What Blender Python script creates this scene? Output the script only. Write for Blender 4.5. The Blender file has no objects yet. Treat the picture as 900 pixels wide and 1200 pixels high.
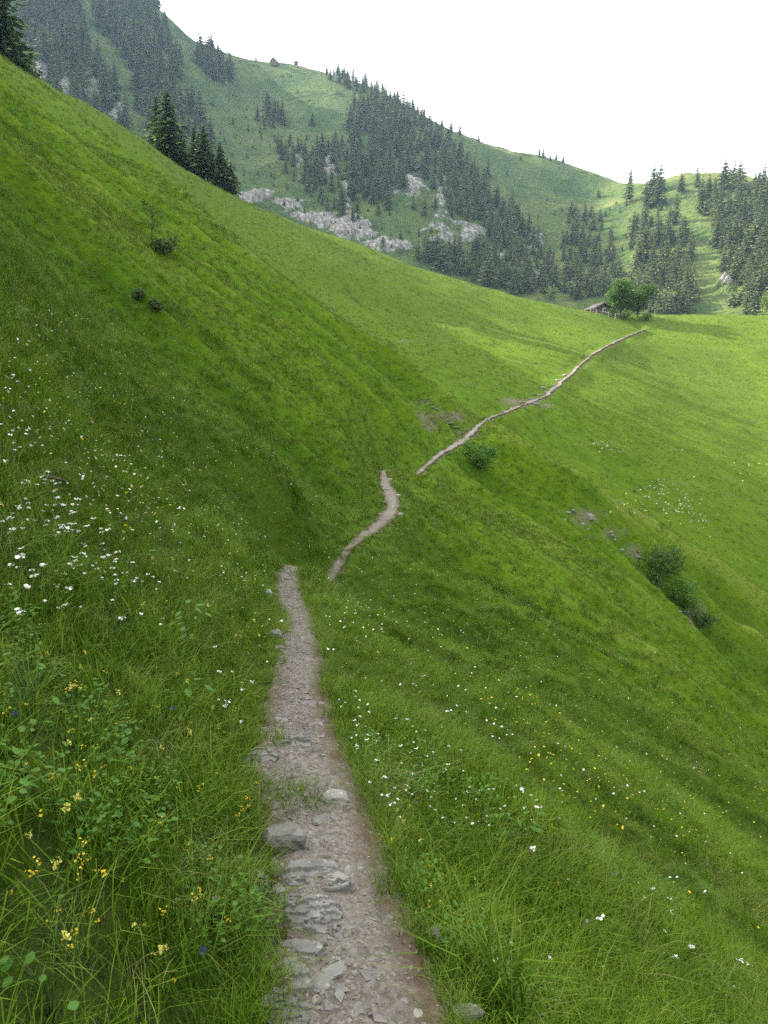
import bpy, math, random
import numpy as np
from mathutils import Vector, Matrix, Euler
R = math.radians
rng = np.random.default_rng(7)
random.seed(7)
scn = bpy.context.scene
COL = scn.collection

# ------------------------------------------------------------------ camera
F = 870.0                       # focal length in pixels of the 900 x 1200 photograph
PITCH = R(9.1)
CP, SP = math.cos(PITCH), math.sin(PITCH)
cam_d = bpy.data.cameras.new('camera')
cam = bpy.data.objects.new('camera', cam_d)
COL.objects.link(cam)
cam_d.sensor_fit = 'VERTICAL'
cam_d.sensor_height = 36.0
cam_d.lens = F / 1200 * 36.0
cam_d.clip_start = 0.05
cam_d.clip_end = 6000
cam.location = (0, 0, 0)
cam.rotation_euler = (R(90) - PITCH, 0, 0)
scn.camera = cam

def ray(x, y):
    """direction (dX/dY, dZ/dY) through a point of the photograph"""
    u = (np.asarray(x, float) - 450) / F
    v = (600 - np.asarray(y, float)) / F
    yc = CP + v * SP
    return u / yc, (-SP + v * CP) / yc

def at(x, y, Y):
    a, b = ray(x, y)
    return np.array([a * Y, Y, b * Y])

def project(P):
    P = np.asarray(P, float)
    d = P[..., 1] * CP - P[..., 2] * SP
    d = np.where(d < 0.05, 0.05, d)
    up = P[..., 1] * SP + P[..., 2] * CP
    return 450 + F * P[..., 0] / d, 600 - F * up / d, d

# ------------------------------------------------------------------ numpy noise
def _hash(ix, iy, seed):
    n = (ix.astype(np.int64) * 374761393 + iy.astype(np.int64) * 668265263 + seed * 974634777) & 0xffffffff
    n = ((n ^ (n >> 13)) * 1274126177) & 0xffffffff
    n = n ^ (n >> 16)
    return (n & 0xffff) / 32767.5 - 1.0

def vn(x, y, seed=0):
    x = np.asarray(x, float); y = np.asarray(y, float)
    ix = np.floor(x); iy = np.floor(y)
    fx = x - ix; fy = y - iy
    fx = fx * fx * fx * (fx * (fx * 6 - 15) + 10); fy = fy * fy * fy * (fy * (fy * 6 - 15) + 10)
    a = _hash(ix, iy, seed); b = _hash(ix + 1, iy, seed)
    c = _hash(ix, iy + 1, seed); d = _hash(ix + 1, iy + 1, seed)
    return (a * (1 - fx) + b * fx) * (1 - fy) + (c * (1 - fx) + d * fx) * fy

def fbm(x, y, seed=0, octv=4, gain=0.5):
    s = 0; a = 1; t = 0
    for k in range(octv):
        s = s + a * vn(x * 2 ** k + 17.3 * k, y * 2 ** k - 9.1 * k, seed + k); t += a; a *= gain
    return s / t

def sstep(a, b, x):
    t = np.clip((x - a) / (b - a), 0, 1)
    return t * t * (3 - 2 * t)

# ------------------------------------------------------------------ thin plate terrain
class Surf:
    """smooth height surface through surveyed points, in scale-free coordinates"""
    def __init__(self, pts, c, smooth=0.0):
        P = np.array(pts, float)
        self.c = c
        u, v, w = self.warp(P[:, 0], P[:, 1], P[:, 2])
        self.Q = np.stack([u, v], 1)
        n = len(P)
        K = self.phi(self.Q, self.Q) + smooth * np.eye(n)
        A = np.zeros((n + 3, n + 3))
        A[:n, :n] = K; A[:n, n] = 1; A[:n, n + 1:] = self.Q
        A[n, :n] = 1; A[n + 1:, :n] = self.Q.T
        b = np.zeros(n + 3); b[:n] = w
        self.k = np.linalg.solve(A, b)
    def warp(self, X, Y, Z=None):
        s = Y + self.c
        return X / s, np.log(s), (None if Z is None else Z / s)
    @staticmethod
    def phi(A, B):
        d2 = ((A[:, None, :] - B[None, :, :]) ** 2).sum(-1)
        return 0.5 * d2 * np.log(d2 + 1e-12)
    def __call__(self, X, Y):
        X = np.asarray(X, float); Y = np.asarray(Y, float)
        sh = X.shape; X = X.ravel(); Y = Y.ravel()
        u, v, _ = self.warp(X, Y)
        out = np.empty(len(X)); n = len(self.Q)
        for i in range(0, len(X), 40000):
            q = np.stack([u[i:i + 40000], v[i:i + 40000]], 1)
            out[i:i + 40000] = self.phi(q, self.Q) @ self.k[:n] + self.k[n] + q @ self.k[n + 1:]
        return (out * (Y + self.c)).reshape(sh)

# path : (left px, right px, y px, distance)
PATH = [(318, 534, 1200, 1.67), (318, 490, 1100, 2.0), (300, 458, 1000, 2.48), (286, 418, 900, 3.2), (302, 394, 850, 3.85),
        (320, 377, 800, 4.57), (333, 371, 740, 6.06), (319, 356, 692, 8.3), (335, 350, 668, 9.95),
        (352, 378, 706, 11.5), (402, 409, 648, 13.4), (428, 445, 622, 16.1), (450, 468, 600, 19.0), (448, 465, 580, 22.0),
        (444, 457, 565, 24.3), (449, 453, 553, 27.0), (468, 480, 566, 31.0), (495, 500, 549, 36.0),
        (511, 519, 535, 40.0), (539, 549, 515, 47.0), (561, 567, 497, 56.0), (587, 592, 485, 66.0),
        (625, 633, 470, 78.0), (664, 668, 441, 100.0), (698, 701, 413, 120.0), (728, 730.5, 398, 140.0), (755.5, 757, 387, 160.0)]
pY = np.array([p[3] for p in PATH])
_c = np.array([at((p[0] + p[1]) / 2, p[2], p[3]) for p in PATH])
_w = np.array([(p[1] - p[0]) / 2 / F * (p[3] * CP) for p in PATH])
pY = np.concatenate([[-8, -2, 0.6], pY]); pX = np.concatenate([[-0.05, -0.05, -0.05], _c[:, 0]])
pZ = np.concatenate([[-1.5, -1.56, -1.59], _c[:, 2]]); pW = np.concatenate([[.22, .22, .22], _w])

def herm(Yq, Yk, Vk):
    Yq = np.clip(Yq, Yk[0], Yk[-1])
    d = np.diff(Vk) / np.diff(Yk)
    m = np.zeros(len(Vk)); m[0] = d[0]; m[-1] = d[-1]
    h = np.diff(Yk)
    m[1:-1] = (d[:-1] * h[1:] + d[1:] * h[:-1]) / (h[1:] + h[:-1])
    i = np.clip(np.searchsorted(Yk, Yq, side='right') - 1, 0, len(Yk) - 2)
    hh = h[i]; t = (Yq - Yk[i]) / hh
    return ((1 + 2 * t) * (1 - t) ** 2 * Vk[i] + t * (1 - t) ** 2 * hh * m[i] + t * t * (3 - 2 * t) * Vk[i + 1] + t * t * (t - 1) * hh * m[i + 1])

def path_x(Y): return herm(Y, pY, pX)
def path_z(Y): return herm(Y, pY, pZ)
def path_w(Y): return np.interp(Y, pY, pW)

PX = []   # surveyed points (photo x, photo y, distance)
# uphill slope on the left
PX += [(0, 1200, 1.12), (0, 1000, 1.42), (0, 800, 2.02), (0, 600, 3.3), (0, 450, 5.2), (0, 370, 7.4), (0, 280, 12), (0, 200, 22),
       (150, 1100, 1.5), (150, 900, 2.2), (150, 700, 4.2), (150, 560, 7.2), (150, 430, 13.0), (150, 330, 22), (150, 260, 36),
       (280, 640, 7.6), (280, 560, 11.5), (280, 480, 17), (280, 400, 27), (350, 600, 12), (350, 520, 18.5), (350, 450, 27), (420, 500, 28), (420, 450, 38),
       (60, 110, 80), (0, 110, 62)]
# rib at the head of the gully, and the skyline
PX += [(170, 200, 64), (300, 310, 56), (430, 410, 52), (500, 466, 50)]
PX += [(0, 75, 112), (80, 128, 128), (170, 182, 142), (285, 237, 152), (400, 281, 157), (520, 325, 161), (640, 357, 166), (700, 369, 174), (770, 372, 178), (830, 371, 180), (900, 372, 182), (1000, 373, 184)]
# far meadow
PX += [(200, 218, 105), (300, 268, 126), (400, 318, 120), (450, 360, 116), (450, 400, 90), (500, 440, 74), (530, 470, 63),
       (560, 400, 112), (640, 400, 128), (600, 440, 92), (650, 500, 72), (650, 560, 60.5), (600, 530, 54.5), (743, 623, 55), (750, 590, 64), (750, 500, 88), (750, 430, 124),
       (900, 733, 57), (900, 690, 63), (900, 600, 80), (900, 500, 110), (900, 430, 145), (1000, 600, 86), (1000, 800, 60)]
# downhill slope on the right
PX += [(900, 1200, 3.8), (900, 1000, 9.4), (900, 900, 19.5), (900, 850, 33), (700, 1200, 2.45), (700, 1000, 4.6), (700, 880, 8.2), (700, 780, 16.5), (700, 700, 31),
       (560, 1200, 1.85), (520, 900, 4.0), (480, 800, 5.9), (450, 720, 8.7), (520, 700, 13.8), (480, 640, 18.0), (560, 640, 24), (560, 585, 36),
       (600, 552, 46), (840, 757, 47), (900, 803, 48), (1050, 940, 48), (1050, 1050, 12.5), (1050, 1200, 5.8)]
pts = [at(*p) for p in PX] + [at((p[0] + p[1]) / 2, p[2], p[3]) for p in PATH]
# behind the viewer and out to the sides
for X in (-6, -2.5, -0.9, 0.9, 2.5, 6):
    pts.append(np.array([X, -5.0, -1.55 - 0.76 * X]))
pts += [np.array([-2.5, 0, -1.6 + 2.05]), np.array([-7, 2, 4.2]), np.array([8, 3, -7.6]), np.array([-90, 110, 66]), np.array([-130, 150, 84]), np.array([-30, 30, 24.5]), np.array([-14, 10, 10.2]),
        np.array([60, 50, -38]), np.array([140, 185, 18]), np.array([120, 110, -14]), np.array([26, 20, -21])]
# ground falls away behind the crest
for (x, y, Y) in [(0, 75, 112), (170, 182, 142), (285, 237, 152), (400, 281, 157), (520, 325, 161), (640, 357, 166), (770, 372, 178), (900, 372, 182), (1000, 373, 184)]:
    p = at(x, y, Y)
    pts.append(np.array([p[0] * 1.12, Y + 22, p[2] - 4])); pts.append(np.array([p[0] * 1.35, Y + 75, p[2] - 42]))
BASE = Surf(pts, 10.0, 2e-5)

# gully line in plan : head above the path, running down to the right
g_pts = np.array([at(380, 405, 60), at(480, 470, 55), at(540, 512, 50), at(600, 545, 50), at(720, 645, 51), at(900, 790, 53), at(1050, 900, 55)])
def gully_y(X): return np.interp(X, g_pts[:, 0], g_pts[:, 1]) + 0.8 * vn(X * 0.2, X * 0.1, 18)

# dry rib crests seen on the slopes : photo points with distances -> lines Y(X) in plan
def _rib(pts): 
    q = np.array([at(*p) for p in pts]); q = q[np.argsort(q[:, 0])]; return q[:, 0], q[:, 1]
RIBS = [(_rib([(60, 112, 79), (170, 200, 64), (300, 310, 56), (430, 410, 52), (520, 483, 49.5)]), .55, 1.5, 1.0),
        (_rib([(0, 128, 56), (130, 215, 44), (250, 310, 38), (350, 400, 35), (450, 478, 33)]), .35, 1.2, .7),
        (_rib([(0, 215, 20), (120, 300, 19.5), (230, 395, 19), (330, 480, 18.5), (390, 535, 18.3)]), .22, .8, .5),
        (_rib([(485, 548, 34), (600, 632, 33), (720, 735, 32), (900, 850, 32), (1000, 940, 32)]), .45, 1.2, 1.0),
        (_rib([(480, 600, 24), (620, 705, 23), (760, 810, 22.5), (900, 905, 22)]), .28, 1.0, .7),
        (_rib([(440, 660, 14.5), (560, 745, 14.5), (720, 860, 14.3), (900, 985, 14)]), .16, .7, .5),
        (_rib([(430, 730, 9.0), (560, 830, 9.0), (720, 950, 9.0), (900, 1070, 9)]), .08, .45, .3),
        (_rib([(300, 262, 128), (400, 330, 112), (480, 395, 92), (540, 445, 78)]), .7, 3.0, .5),
        (_rib([(640, 480, 78), (740, 545, 74), (830, 620, 72), (900, 670, 68)]), .5, 2.2, .45)]
def rib_q(X, Y):
    for (rx, ry), amp, wd, cw in RIBS:
        q = Y - np.interp(X, rx, ry) - .35 * wd * vn(X * .25 / wd, X * 0 + amp * 9, 24)
        ends = sstep(rx[0] - 2 * wd, rx[0] + 2 * wd, X) * (1 - sstep(rx[-1] - 3 * wd, rx[-1] + wd, X)) * (.65 + .35 * vn(X * .12, Y * 0 + amp * 31, 25))
        yield q / wd, 1.7 * amp * ends, cw * ends

MOUNDS = [(-0.70, 10.6, 0.42, 0.75, 0.9), (0.45, 28.2, 0.42, 1.6, 1.6), (-1.12, 3.0, -0.22, 0.16, 0.3), (-1.25, 7.4, 0.16, 0.45, 1.0)]

def rg(n):
    """sharpen noise into crests"""
    return 1 - 2 * np.abs(n) ** .8

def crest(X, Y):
    """+1 on pale dry rib crests and gully lips, -1 in dark lush rills : relief shading for the tint"""
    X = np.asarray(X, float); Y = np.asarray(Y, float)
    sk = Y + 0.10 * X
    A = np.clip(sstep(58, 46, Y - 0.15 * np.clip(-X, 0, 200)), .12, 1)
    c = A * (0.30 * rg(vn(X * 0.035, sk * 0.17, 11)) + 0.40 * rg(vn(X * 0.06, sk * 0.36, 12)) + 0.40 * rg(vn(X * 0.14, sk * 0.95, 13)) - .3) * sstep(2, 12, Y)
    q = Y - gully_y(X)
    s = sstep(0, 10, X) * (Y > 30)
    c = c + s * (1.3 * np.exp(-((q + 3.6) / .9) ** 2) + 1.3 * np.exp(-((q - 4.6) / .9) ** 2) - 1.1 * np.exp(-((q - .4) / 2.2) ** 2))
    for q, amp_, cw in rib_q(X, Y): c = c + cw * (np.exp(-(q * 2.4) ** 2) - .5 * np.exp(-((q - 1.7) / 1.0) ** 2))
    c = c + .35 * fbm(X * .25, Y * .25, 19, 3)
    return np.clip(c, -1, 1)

def height(X, Y, detail=True):
    X = np.asarray(X, float); Y = np.asarray(Y, float)
    z = BASE(X, Y)
    pz = path_z(Y); d = X - path_x(Y); w = path_w(Y)
    ad = np.abs(d)
    far = np.clip((Y - 4) / 40, 0, 1)
    # ribs and rills running down the fall line (roughly +X)
    off = sstep(w + 0.15, w + 0.9 + 1.5 * far, ad)
    A = sstep(58, 46, Y - 0.15 * np.clip(-X, 0, 200))
    A = np.clip(A, 0.25, 1)
    skew = Y + 0.10 * X
    amp = sstep(1.5, 14, Y) * (.35 + .65 * sstep(8, 30, Y))
    z = z + off * A * amp * (0.70 * rg(vn(X * 0.035, skew * 0.17, 11)) + 0.55 * rg(vn(X * 0.06, skew * 0.36, 12)))
    z = z + off * A * sstep(2, 10, Y) * 0.20 * rg(vn(X * 0.14, skew * 0.95, 13))
    z = z + off * (0.045 * fbm(X * 1.1, Y * 1.1, 14, 3) * sstep(0.5, 3, Y) + 0.02 * vn(X * 4, Y * 4, 15))
    # low hummocks on the far meadow
    Bm = 1 - A
    z = z + Bm * sstep(50, 70, Y) * (0.9 * fbm(X * 0.05, Y * 0.05, 16, 3) + 0.25 * fbm(X * 0.22, Y * 0.22, 17, 2))
    # gully
    gy = gully_y(X)
    q = Y - gy
    gd = sstep(2, 12, X) * 5.5 + 1.4 * sstep(-14, 2, X)
    gw = 1.7 + 0.5 * sstep(5, 25, X)
    z = z - gd * np.exp(-(q / gw) ** 2) + 0.35 * gd * np.exp(-((q + 4.2) / 1.8) ** 2) + 0.22 * gd * np.exp(-((q - 5.0) / 2.2) ** 2)
    for q, amp_, cw in rib_q(X, Y):      # crest with a soft trough behind it
        z = z + off * amp_ * (np.exp(-np.where(q < 0, q * .55, q * 1.4) ** 2) - .55 * np.exp(-((q - 2.0) / 1.3) ** 2))
    for (mx, my, mh, rx, ry) in MOUNDS:
        z = z + mh * np.exp(-((X - mx) / rx) ** 2 - ((Y - my) / ry) ** 2)
    # bench cut for the path
    inb = 1 - sstep(w * 0.9, np.where(d < 0, w + 0.42 + 1.6 * far, w + 0.30 + 1.5 * far), ad)
    inb = inb * (1 - sstep(161, 169, Y))
    bench = pz - 0.10 * np.clip(d, -1.5, 1.5)
    z = z * (1 - inb) + bench * inb
    return z

# far hill
HX = []
HX += [(-150, -90, 600), (-60, -60, 600), (60, -35, 620), (130, -12, 630), (180, 8, 630), (205, 37, 645), (240, 54, 665), (275, 67, 680), (320, 75, 690), (350, 78, 690), (400, 94, 680), (440, 106, 665), (480, 128, 650), (520, 150, 640),
       (560, 168, 632), (600, 178, 640), (650, 188, 640), (700, 202, 620), (760, 213, 580), (790, 213, 560), (830, 206, 520), (900, 217, 480), (1000, 225, 450), (1100, 235, 440)]
sky_pts = list(HX)
HX += [(-150, 0, 440), (0, 60, 440), (100, 122, 430), (200, 190, 420), (300, 252, 412), (400, 292, 402), (500, 332, 390), (600, 355, 370), (700, 375, 350), (800, 380, 330), (900, 380, 312), (1000, 385, 300)]
HX += [(0, -40, 520), (120, 50, 505), (200, 110, 500), (300, 150, 530), (420, 180, 520), (480, 222, 470), (600, 262, 480), (700, 285, 470), (800, 300, 400), (900, 295, 385), (700, 235, 560), (620, 222, 565), (400, 240, 450), (300, 110, 610), (360, 115, 610)]
hp = [at(*p) for p in HX]
for (x, y, Y) in sky_pts:
    p = at(x, y, Y); hp.append(np.array([p[0] * 1.25, Y + 170, p[2] - 70]))
for (x, y, Y) in [(-150, 0, 440), (100, 122, 430), (300, 252, 412), (500, 332, 390), (700, 375, 350), (900, 380, 312), (1000, 385, 300)]:
    p = at(x, y, Y); hp.append(np.array([p[0] * 0.8, Y - 90, p[2] - 75]))
HILL = Surf(hp, 30.0, 1e-5)

# pale cliffs : (x, y, rx, ry) in the photograph
CLIFFS = [(110, 93, 15, 19), (77, 104, 8, 13), (50, 78, 9, 10), (300, 240, 20, 7), (335, 250, 22, 7), (372, 262, 24, 10), (412, 272, 24, 15), (440, 290, 20, 7), (408, 235, 6, 22), (482, 224, 30, 22), (516, 240, 13, 28), (519, 281, 24, 19),
          (550, 272, 18, 13), (468, 296, 22, 7), (385, 200, 9, 14), (628, 320, 9, 7), (590, 298, 9, 6), (850, 325, 9, 9), (140, 120, 14, 12), (235, 36, 6, 8), (350, 195, 7, 8), (628, 280, 8, 7)]

def hill_rock(X, Y, z):
    px, py, _ = project(np.stack([X, Y, z], -1))
    m = np.zeros_like(X)
    for (cx, cy, rx, ry) in CLIFFS:
        m = np.maximum(m, 1.22 - np.sqrt(((px - cx) / rx) ** 2 + ((py - cy) / ry) ** 2) * 0.85)
    m = m * .8 + 0.95 * fbm(X * 0.045, Y * 0.05 + z * 0.05, 41, 5, .7) * sstep(-.3, .3, m) - .08
    return np.clip(m * 1.3, 0, 1)

def hill_height(X, Y, full=False):
    z = HILL(X, Y)
    m = hill_rock(X, Y, z)
    z2 = z + 9.0 * fbm(X * 0.012, Y * 0.005, 31, 3) * sstep(700, 520, Y) + 2.2 * fbm(X * 0.05, Y * 0.03, 33, 4) * (.35 + .65 * sstep(640, 540, Y)) + 2.6 * rg(fbm(X * .02, Y * .012 + 3, 37, 2)) * sstep(640, 520, Y) + m * (4.5 + 5.5 * np.abs(fbm(X * 0.09, Y * 0.07, 35, 4)) - 1.0 + 2.0 * np.floor(3 * fbm(X * 0.03, Y * 0.08, 36, 2)) / 3)
    return (z2, m) if full else z2

def hit(x, y, func, y0, y1, n=900, log=True):
    """first point of a height surface seen through photo point (x, y)"""
    a, b = ray(x, y)
    a = np.atleast_1d(a); b = np.atleast_1d(b)
    Ys = np.geomspace(y0, y1, n) if log else np.linspace(y0, y1, n)
    out = np.full((len(a), 3), np.nan)
    CH = 200
    for i in range(0, len(a), CH):
        A = a[i:i + CH, None] * Ys[None]; Bz = b[i:i + CH, None] * Ys[None]
        H = func(A, np.broadcast_to(Ys, A.shape))
        below = H >= Bz
        k = below.argmax(1); ok = below.any(1)
        for j in range(len(k)):
            if ok[j]:
                kk = k[j]
                Y = Ys[kk]
                if kk > 0:
                    f0 = Bz[j, kk - 1] - H[j, kk - 1]; f1 = Bz[j, kk] - H[j, kk]
                    Y = Ys[kk - 1] + (Ys[kk] - Ys[kk - 1]) * f0 / (f0 - f1 + 1e-9)
                X = a[i + j] * Y
                out[i + j] = (X, Y, func(np.array([X]), np.array([Y]))[0])
    return out

def spot(x, y): return hit([x], [y], height, 0.9, 240, 500)[0]
def hill_spot(x, y): return hit([x], [y], hill_height, 290, 760, 300, False)[0]

# ------------------------------------------------------------------ object helpers
def mesh_np(name, V, Fc, mats=(), midx=None, smooth=False):
    """V (n,3), Fc (m,k) array of equal-size faces or list of such arrays"""
    me = bpy.data.meshes.new(name)
    if isinstance(Fc, np.ndarray): Fc = [Fc]
    V = np.asarray(V, np.float32)
    me.vertices.add(len(V)); me.vertices.foreach_set('co', V.ravel())
    nl = sum(f.size for f in Fc); nf = sum(len(f) for f in Fc)
    me.loops.add(nl); me.polygons.add(nf)
    me.loops.foreach_set('vertex_index', np.concatenate([f.ravel() for f in Fc]).astype(np.int32))
    st = []; o = 0
    for f in Fc:
        st.append(o + np.arange(len(f)) * f.shape[1]); o += f.size
    me.polygons.foreach_set('loop_start', np.concatenate(st).astype(np.int32))
    me.update(calc_edges=True)
    for m in mats: me.materials.append(m)
    if midx is not None: me.polygons.foreach_set('material_index', np.asarray(midx, np.int32))
    me.polygons.foreach_set('use_smooth', np.full(nf, bool(smooth)))
    me.validate()
    return me

def link(name, me, parent=None, loc=None):
    o = bpy.data.objects.new(name, me); COL.objects.link(o)
    if parent is not None: o.parent = parent
    if loc is not None: o.location = loc
    return o

def tag(o, label=None, cat=None, group=None, kind=None):
    if label: o['label'] = label
    if cat: o['category'] = cat
    if group: o['group'] = group
    if kind: o['kind'] = kind
    return o

def thing(name, loc, label, cat, group=None, rz=0.0):
    o = bpy.data.objects.new(name, None); COL.objects.link(o)
    o.location = loc; o.rotation_euler = (0, 0, rz); o.empty_display_size = 0.3
    return tag(o, label, cat, group)

class MB:
    """collects faces of mixed size for one mesh"""
    def __init__(self): self.v = []; self.f = []; self.m = []; self.n = 0
    def add(self, V, Fs, mi=0):
        V = np.asarray(V, float)
        self.v.append(V)
        for f in Fs: self.f.append(tuple(int(i) + self.n for i in f)); self.m.append(mi)
        self.n += len(V)
    def box(self, c, s, rot=None, mi=0, taper=1.0):
        x, y, z = np.array(s) / 2
        V = np.array([(-x, -y, -z), (x, -y, -z), (x, y, -z), (-x, y, -z), (-x * taper, -y * taper, z), (x * taper, -y * taper, z), (x * taper, y * taper, z), (-x * taper, y * taper, z)])
        if rot is not None: V = V @ np.array(Euler(rot).to_matrix()).T
        self.add(V + np.array(c), [(0, 3, 2, 1), (4, 5, 6, 7), (0, 1, 5, 4), (1, 2, 6, 5), (2, 3, 7, 6), (3, 0, 4, 7)], mi)
    def tube(self, P, rad, n=6, mi=0, cap=True):
        P = [np.array(p, float) for p in P]
        rings = []
        for i, p in enumerate(P):
            t = P[min(i + 1, len(P) - 1)] - P[max(i - 1, 0)]; t /= np.linalg.norm(t) + 1e-9
            a = np.cross(t, (0.31, 0.17, 0.93) if abs(t[2]) < .9 else (1, 0, 0)); a /= np.linalg.norm(a) + 1e-9
            b = np.cross(t, a)
            r = rad[i] if hasattr(rad, '__len__') else rad
            rings += [p + r * (math.cos(k * 2 * math.pi / n) * a + math.sin(k * 2 * math.pi / n) * b) for k in range(n)]
        fs = []
        for i in range(len(P) - 1):
            for k in range(n):
                fs.append((i * n + k, i * n + (k + 1) % n, (i + 1) * n + (k + 1) % n, (i + 1) * n + k))
        if cap: fs += [tuple(range(n))[::-1], tuple((len(P) - 1) * n + k for k in range(n))]
        self.add(rings, fs, mi)
    def mesh(self, name, mats, smooth=False):
        me = bpy.data.meshes.new(name)
        me.from_pydata(np.concatenate(self.v).tolist(), [], self.f)
        for m in mats: me.materials.append(m)
        me.polygons.foreach_set('material_index', np.array(self.m, np.int32))
        me.polygons.foreach_set('use_smooth', np.full(len(self.f), bool(smooth)))
        me.update()
        return me

# ------------------------------------------------------------------ materials
class NT:
    def __init__(self, name):
        self.m = bpy.data.materials.new(name); self.m.use_nodes = True
        self.t = self.m.node_tree; self.t.nodes.clear()
        self.out = self.t.nodes.new('ShaderNodeOutputMaterial')
    def n(self, typ, **kw):
        nd = self.t.nodes.new(typ)
        for k, v in kw.items():
            if k.startswith('i_'): nd.inputs[k[2:]].default_value = v
            else: setattr(nd, k, v)
        return nd
    def l(self, a, b): self.t.links.new(a, b)
    def val(self, s, sock):
        if hasattr(s, 'node'): self.l(s, sock)
        else: sock.default_value = s
    def pos(self, scale=(1, 1, 1), rot=(0, 0, 0)):
        g = self.n('ShaderNodeNewGeometry'); mp = self.n('ShaderNodeMapping')
        mp.inputs['Scale'].default_value = scale; mp.inputs['Rotation'].default_value = rot
        self.l(g.outputs['Position'], mp.inputs['Vector']); return mp.outputs[0]
    def opos(self, scale=(1, 1, 1)):
        g = self.n('ShaderNodeTexCoord'); mp = self.n('ShaderNodeMapping')
        mp.inputs['Scale'].default_value = scale
        self.l(g.outputs['Object'], mp.inputs['Vector']); return mp.outputs[0]
    def noise(self, vec, scale, detail=4, rough=0.55):
        nd = self.n('ShaderNodeTexNoise'); nd.inputs['Scale'].default_value = scale; nd.inputs['Detail'].default_value = detail; nd.inputs['Roughness'].default_value = rough
        self.l(vec, nd.inputs['Vector']); return nd.outputs['Fac']
    def voro(self, vec, scale, feature='F1', out='Distance'):
        nd = self.n('ShaderNodeTexVoronoi', feature=feature); nd.inputs['Scale'].default_value = scale
        self.l(vec, nd.inputs['Vector']); return nd.outputs[out]
    def ramp(self, s, a, b, lo=0.0, hi=1.0):
        nd = self.n('ShaderNodeMapRange'); nd.inputs['From Min'].default_value = a; nd.inputs['From Max'].default_value = b
        nd.inputs['To Min'].default_value = lo; nd.inputs['To Max'].default_value = hi
        self.l(s, nd.inputs['Value']); return nd.outputs[0]
    def math(self, op, a, b=0.0):
        nd = self.n('ShaderNodeMath', operation=op); self.val(a, nd.inputs[0]); self.val(b, nd.inputs[1]); return nd.outputs[0]
    def mix(self, f, a, b):
        nd = self.n('ShaderNodeMix', data_type='RGBA')
        self.val(f, nd.inputs[0])
        for s, k in ((a, 6), (b, 7)):
            if hasattr(s, 'node'): self.l(s, nd.inputs[k])
            else: nd.inputs[k].default_value = (*s, 1)
        return nd.outputs[2]
    def attr(self, name, out='Fac'):
        nd = self.n('ShaderNodeAttribute', attribute_name=name); return nd.outputs[out]
    def bump(self, h, strength=0.5, dist=0.05):
        nd = self.n('ShaderNodeBump'); nd.inputs['Strength'].default_value = strength; nd.inputs['Distance'].default_value = dist
        self.l(h, nd.inputs['Height']); return nd.outputs[0]
    def surf(self, col, rough=0.8, spec=0.3, normal=None, trans=0.0):
        p = self.n('ShaderNodeBsdfPrincipled')
        if hasattr(col, 'node'): self.l(col, p.inputs['Base Color'])
        else: p.inputs['Base Color'].default_value = (*col, 1)
        self.val(rough, p.inputs['Roughness']); p.inputs['Specular IOR Level'].default_value = spec
        if normal is not None: self.l(normal, p.inputs['Normal'])
        s = p.outputs[0]
        if trans > 0:
            tr = self.n('ShaderNodeBsdfTranslucent')
            if hasattr(col, 'node'): self.l(col, tr.inputs['Color'])
            else: tr.inputs['Color'].default_value = (*col, 1)
            mx = self.n('ShaderNodeMixShader'); mx.inputs[0].default_value = trans
            self.l(s, mx.inputs[1]); self.l(tr.outputs[0], mx.inputs[2]); s = mx.outputs[0]
        self.l(s, self.out.inputs['Surface'])
        return self.m

# shared meadow tint, by place : broad patches, streaks down the fall line
def meadow_tint(T, inst=False):
    p = T.pos()
    big = T.noise(p, 0.05, 3)
    mid = T.noise(p, 0.55, 3)
    streak = T.noise(T.pos((0.13, 1.0, 0.13)), 0.9, 3, 0.6)
    g = T.mix(T.ramp(mid, .32, .68), (0.062, 0.132, 0.006), (0.110, 0.202, 0.009))
    fs = T.noise(T.pos((0.16, 1.0, 0.16)), 2.6, 4, 0.65)
    g = T.mix(T.ramp(fs, .50, .36, 0, .42), g, (0.038, 0.095, 0.006))
    g = T.mix(T.ramp(fs, .54, .68, 0, .45), g, (0.150, 0.220, 0.022))
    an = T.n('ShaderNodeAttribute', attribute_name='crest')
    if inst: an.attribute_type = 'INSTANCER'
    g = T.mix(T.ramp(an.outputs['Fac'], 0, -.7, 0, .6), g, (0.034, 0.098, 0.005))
    g = T.mix(T.ramp(an.outputs['Fac'], .12, .8, 0, .75), g, (0.185, 0.238, 0.036))  # drier crests paler, lush rills and gully darker : relief contrast painted into the colour
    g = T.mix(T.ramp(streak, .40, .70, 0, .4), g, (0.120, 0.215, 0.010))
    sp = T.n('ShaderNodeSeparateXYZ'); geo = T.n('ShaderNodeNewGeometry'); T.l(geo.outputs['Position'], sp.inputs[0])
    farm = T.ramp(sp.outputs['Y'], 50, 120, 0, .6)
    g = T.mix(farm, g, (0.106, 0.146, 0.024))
    g = T.mix(T.ramp(big, .5, .72, 0, .35), g, (0.14, 0.205, 0.015))
    return g

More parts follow.
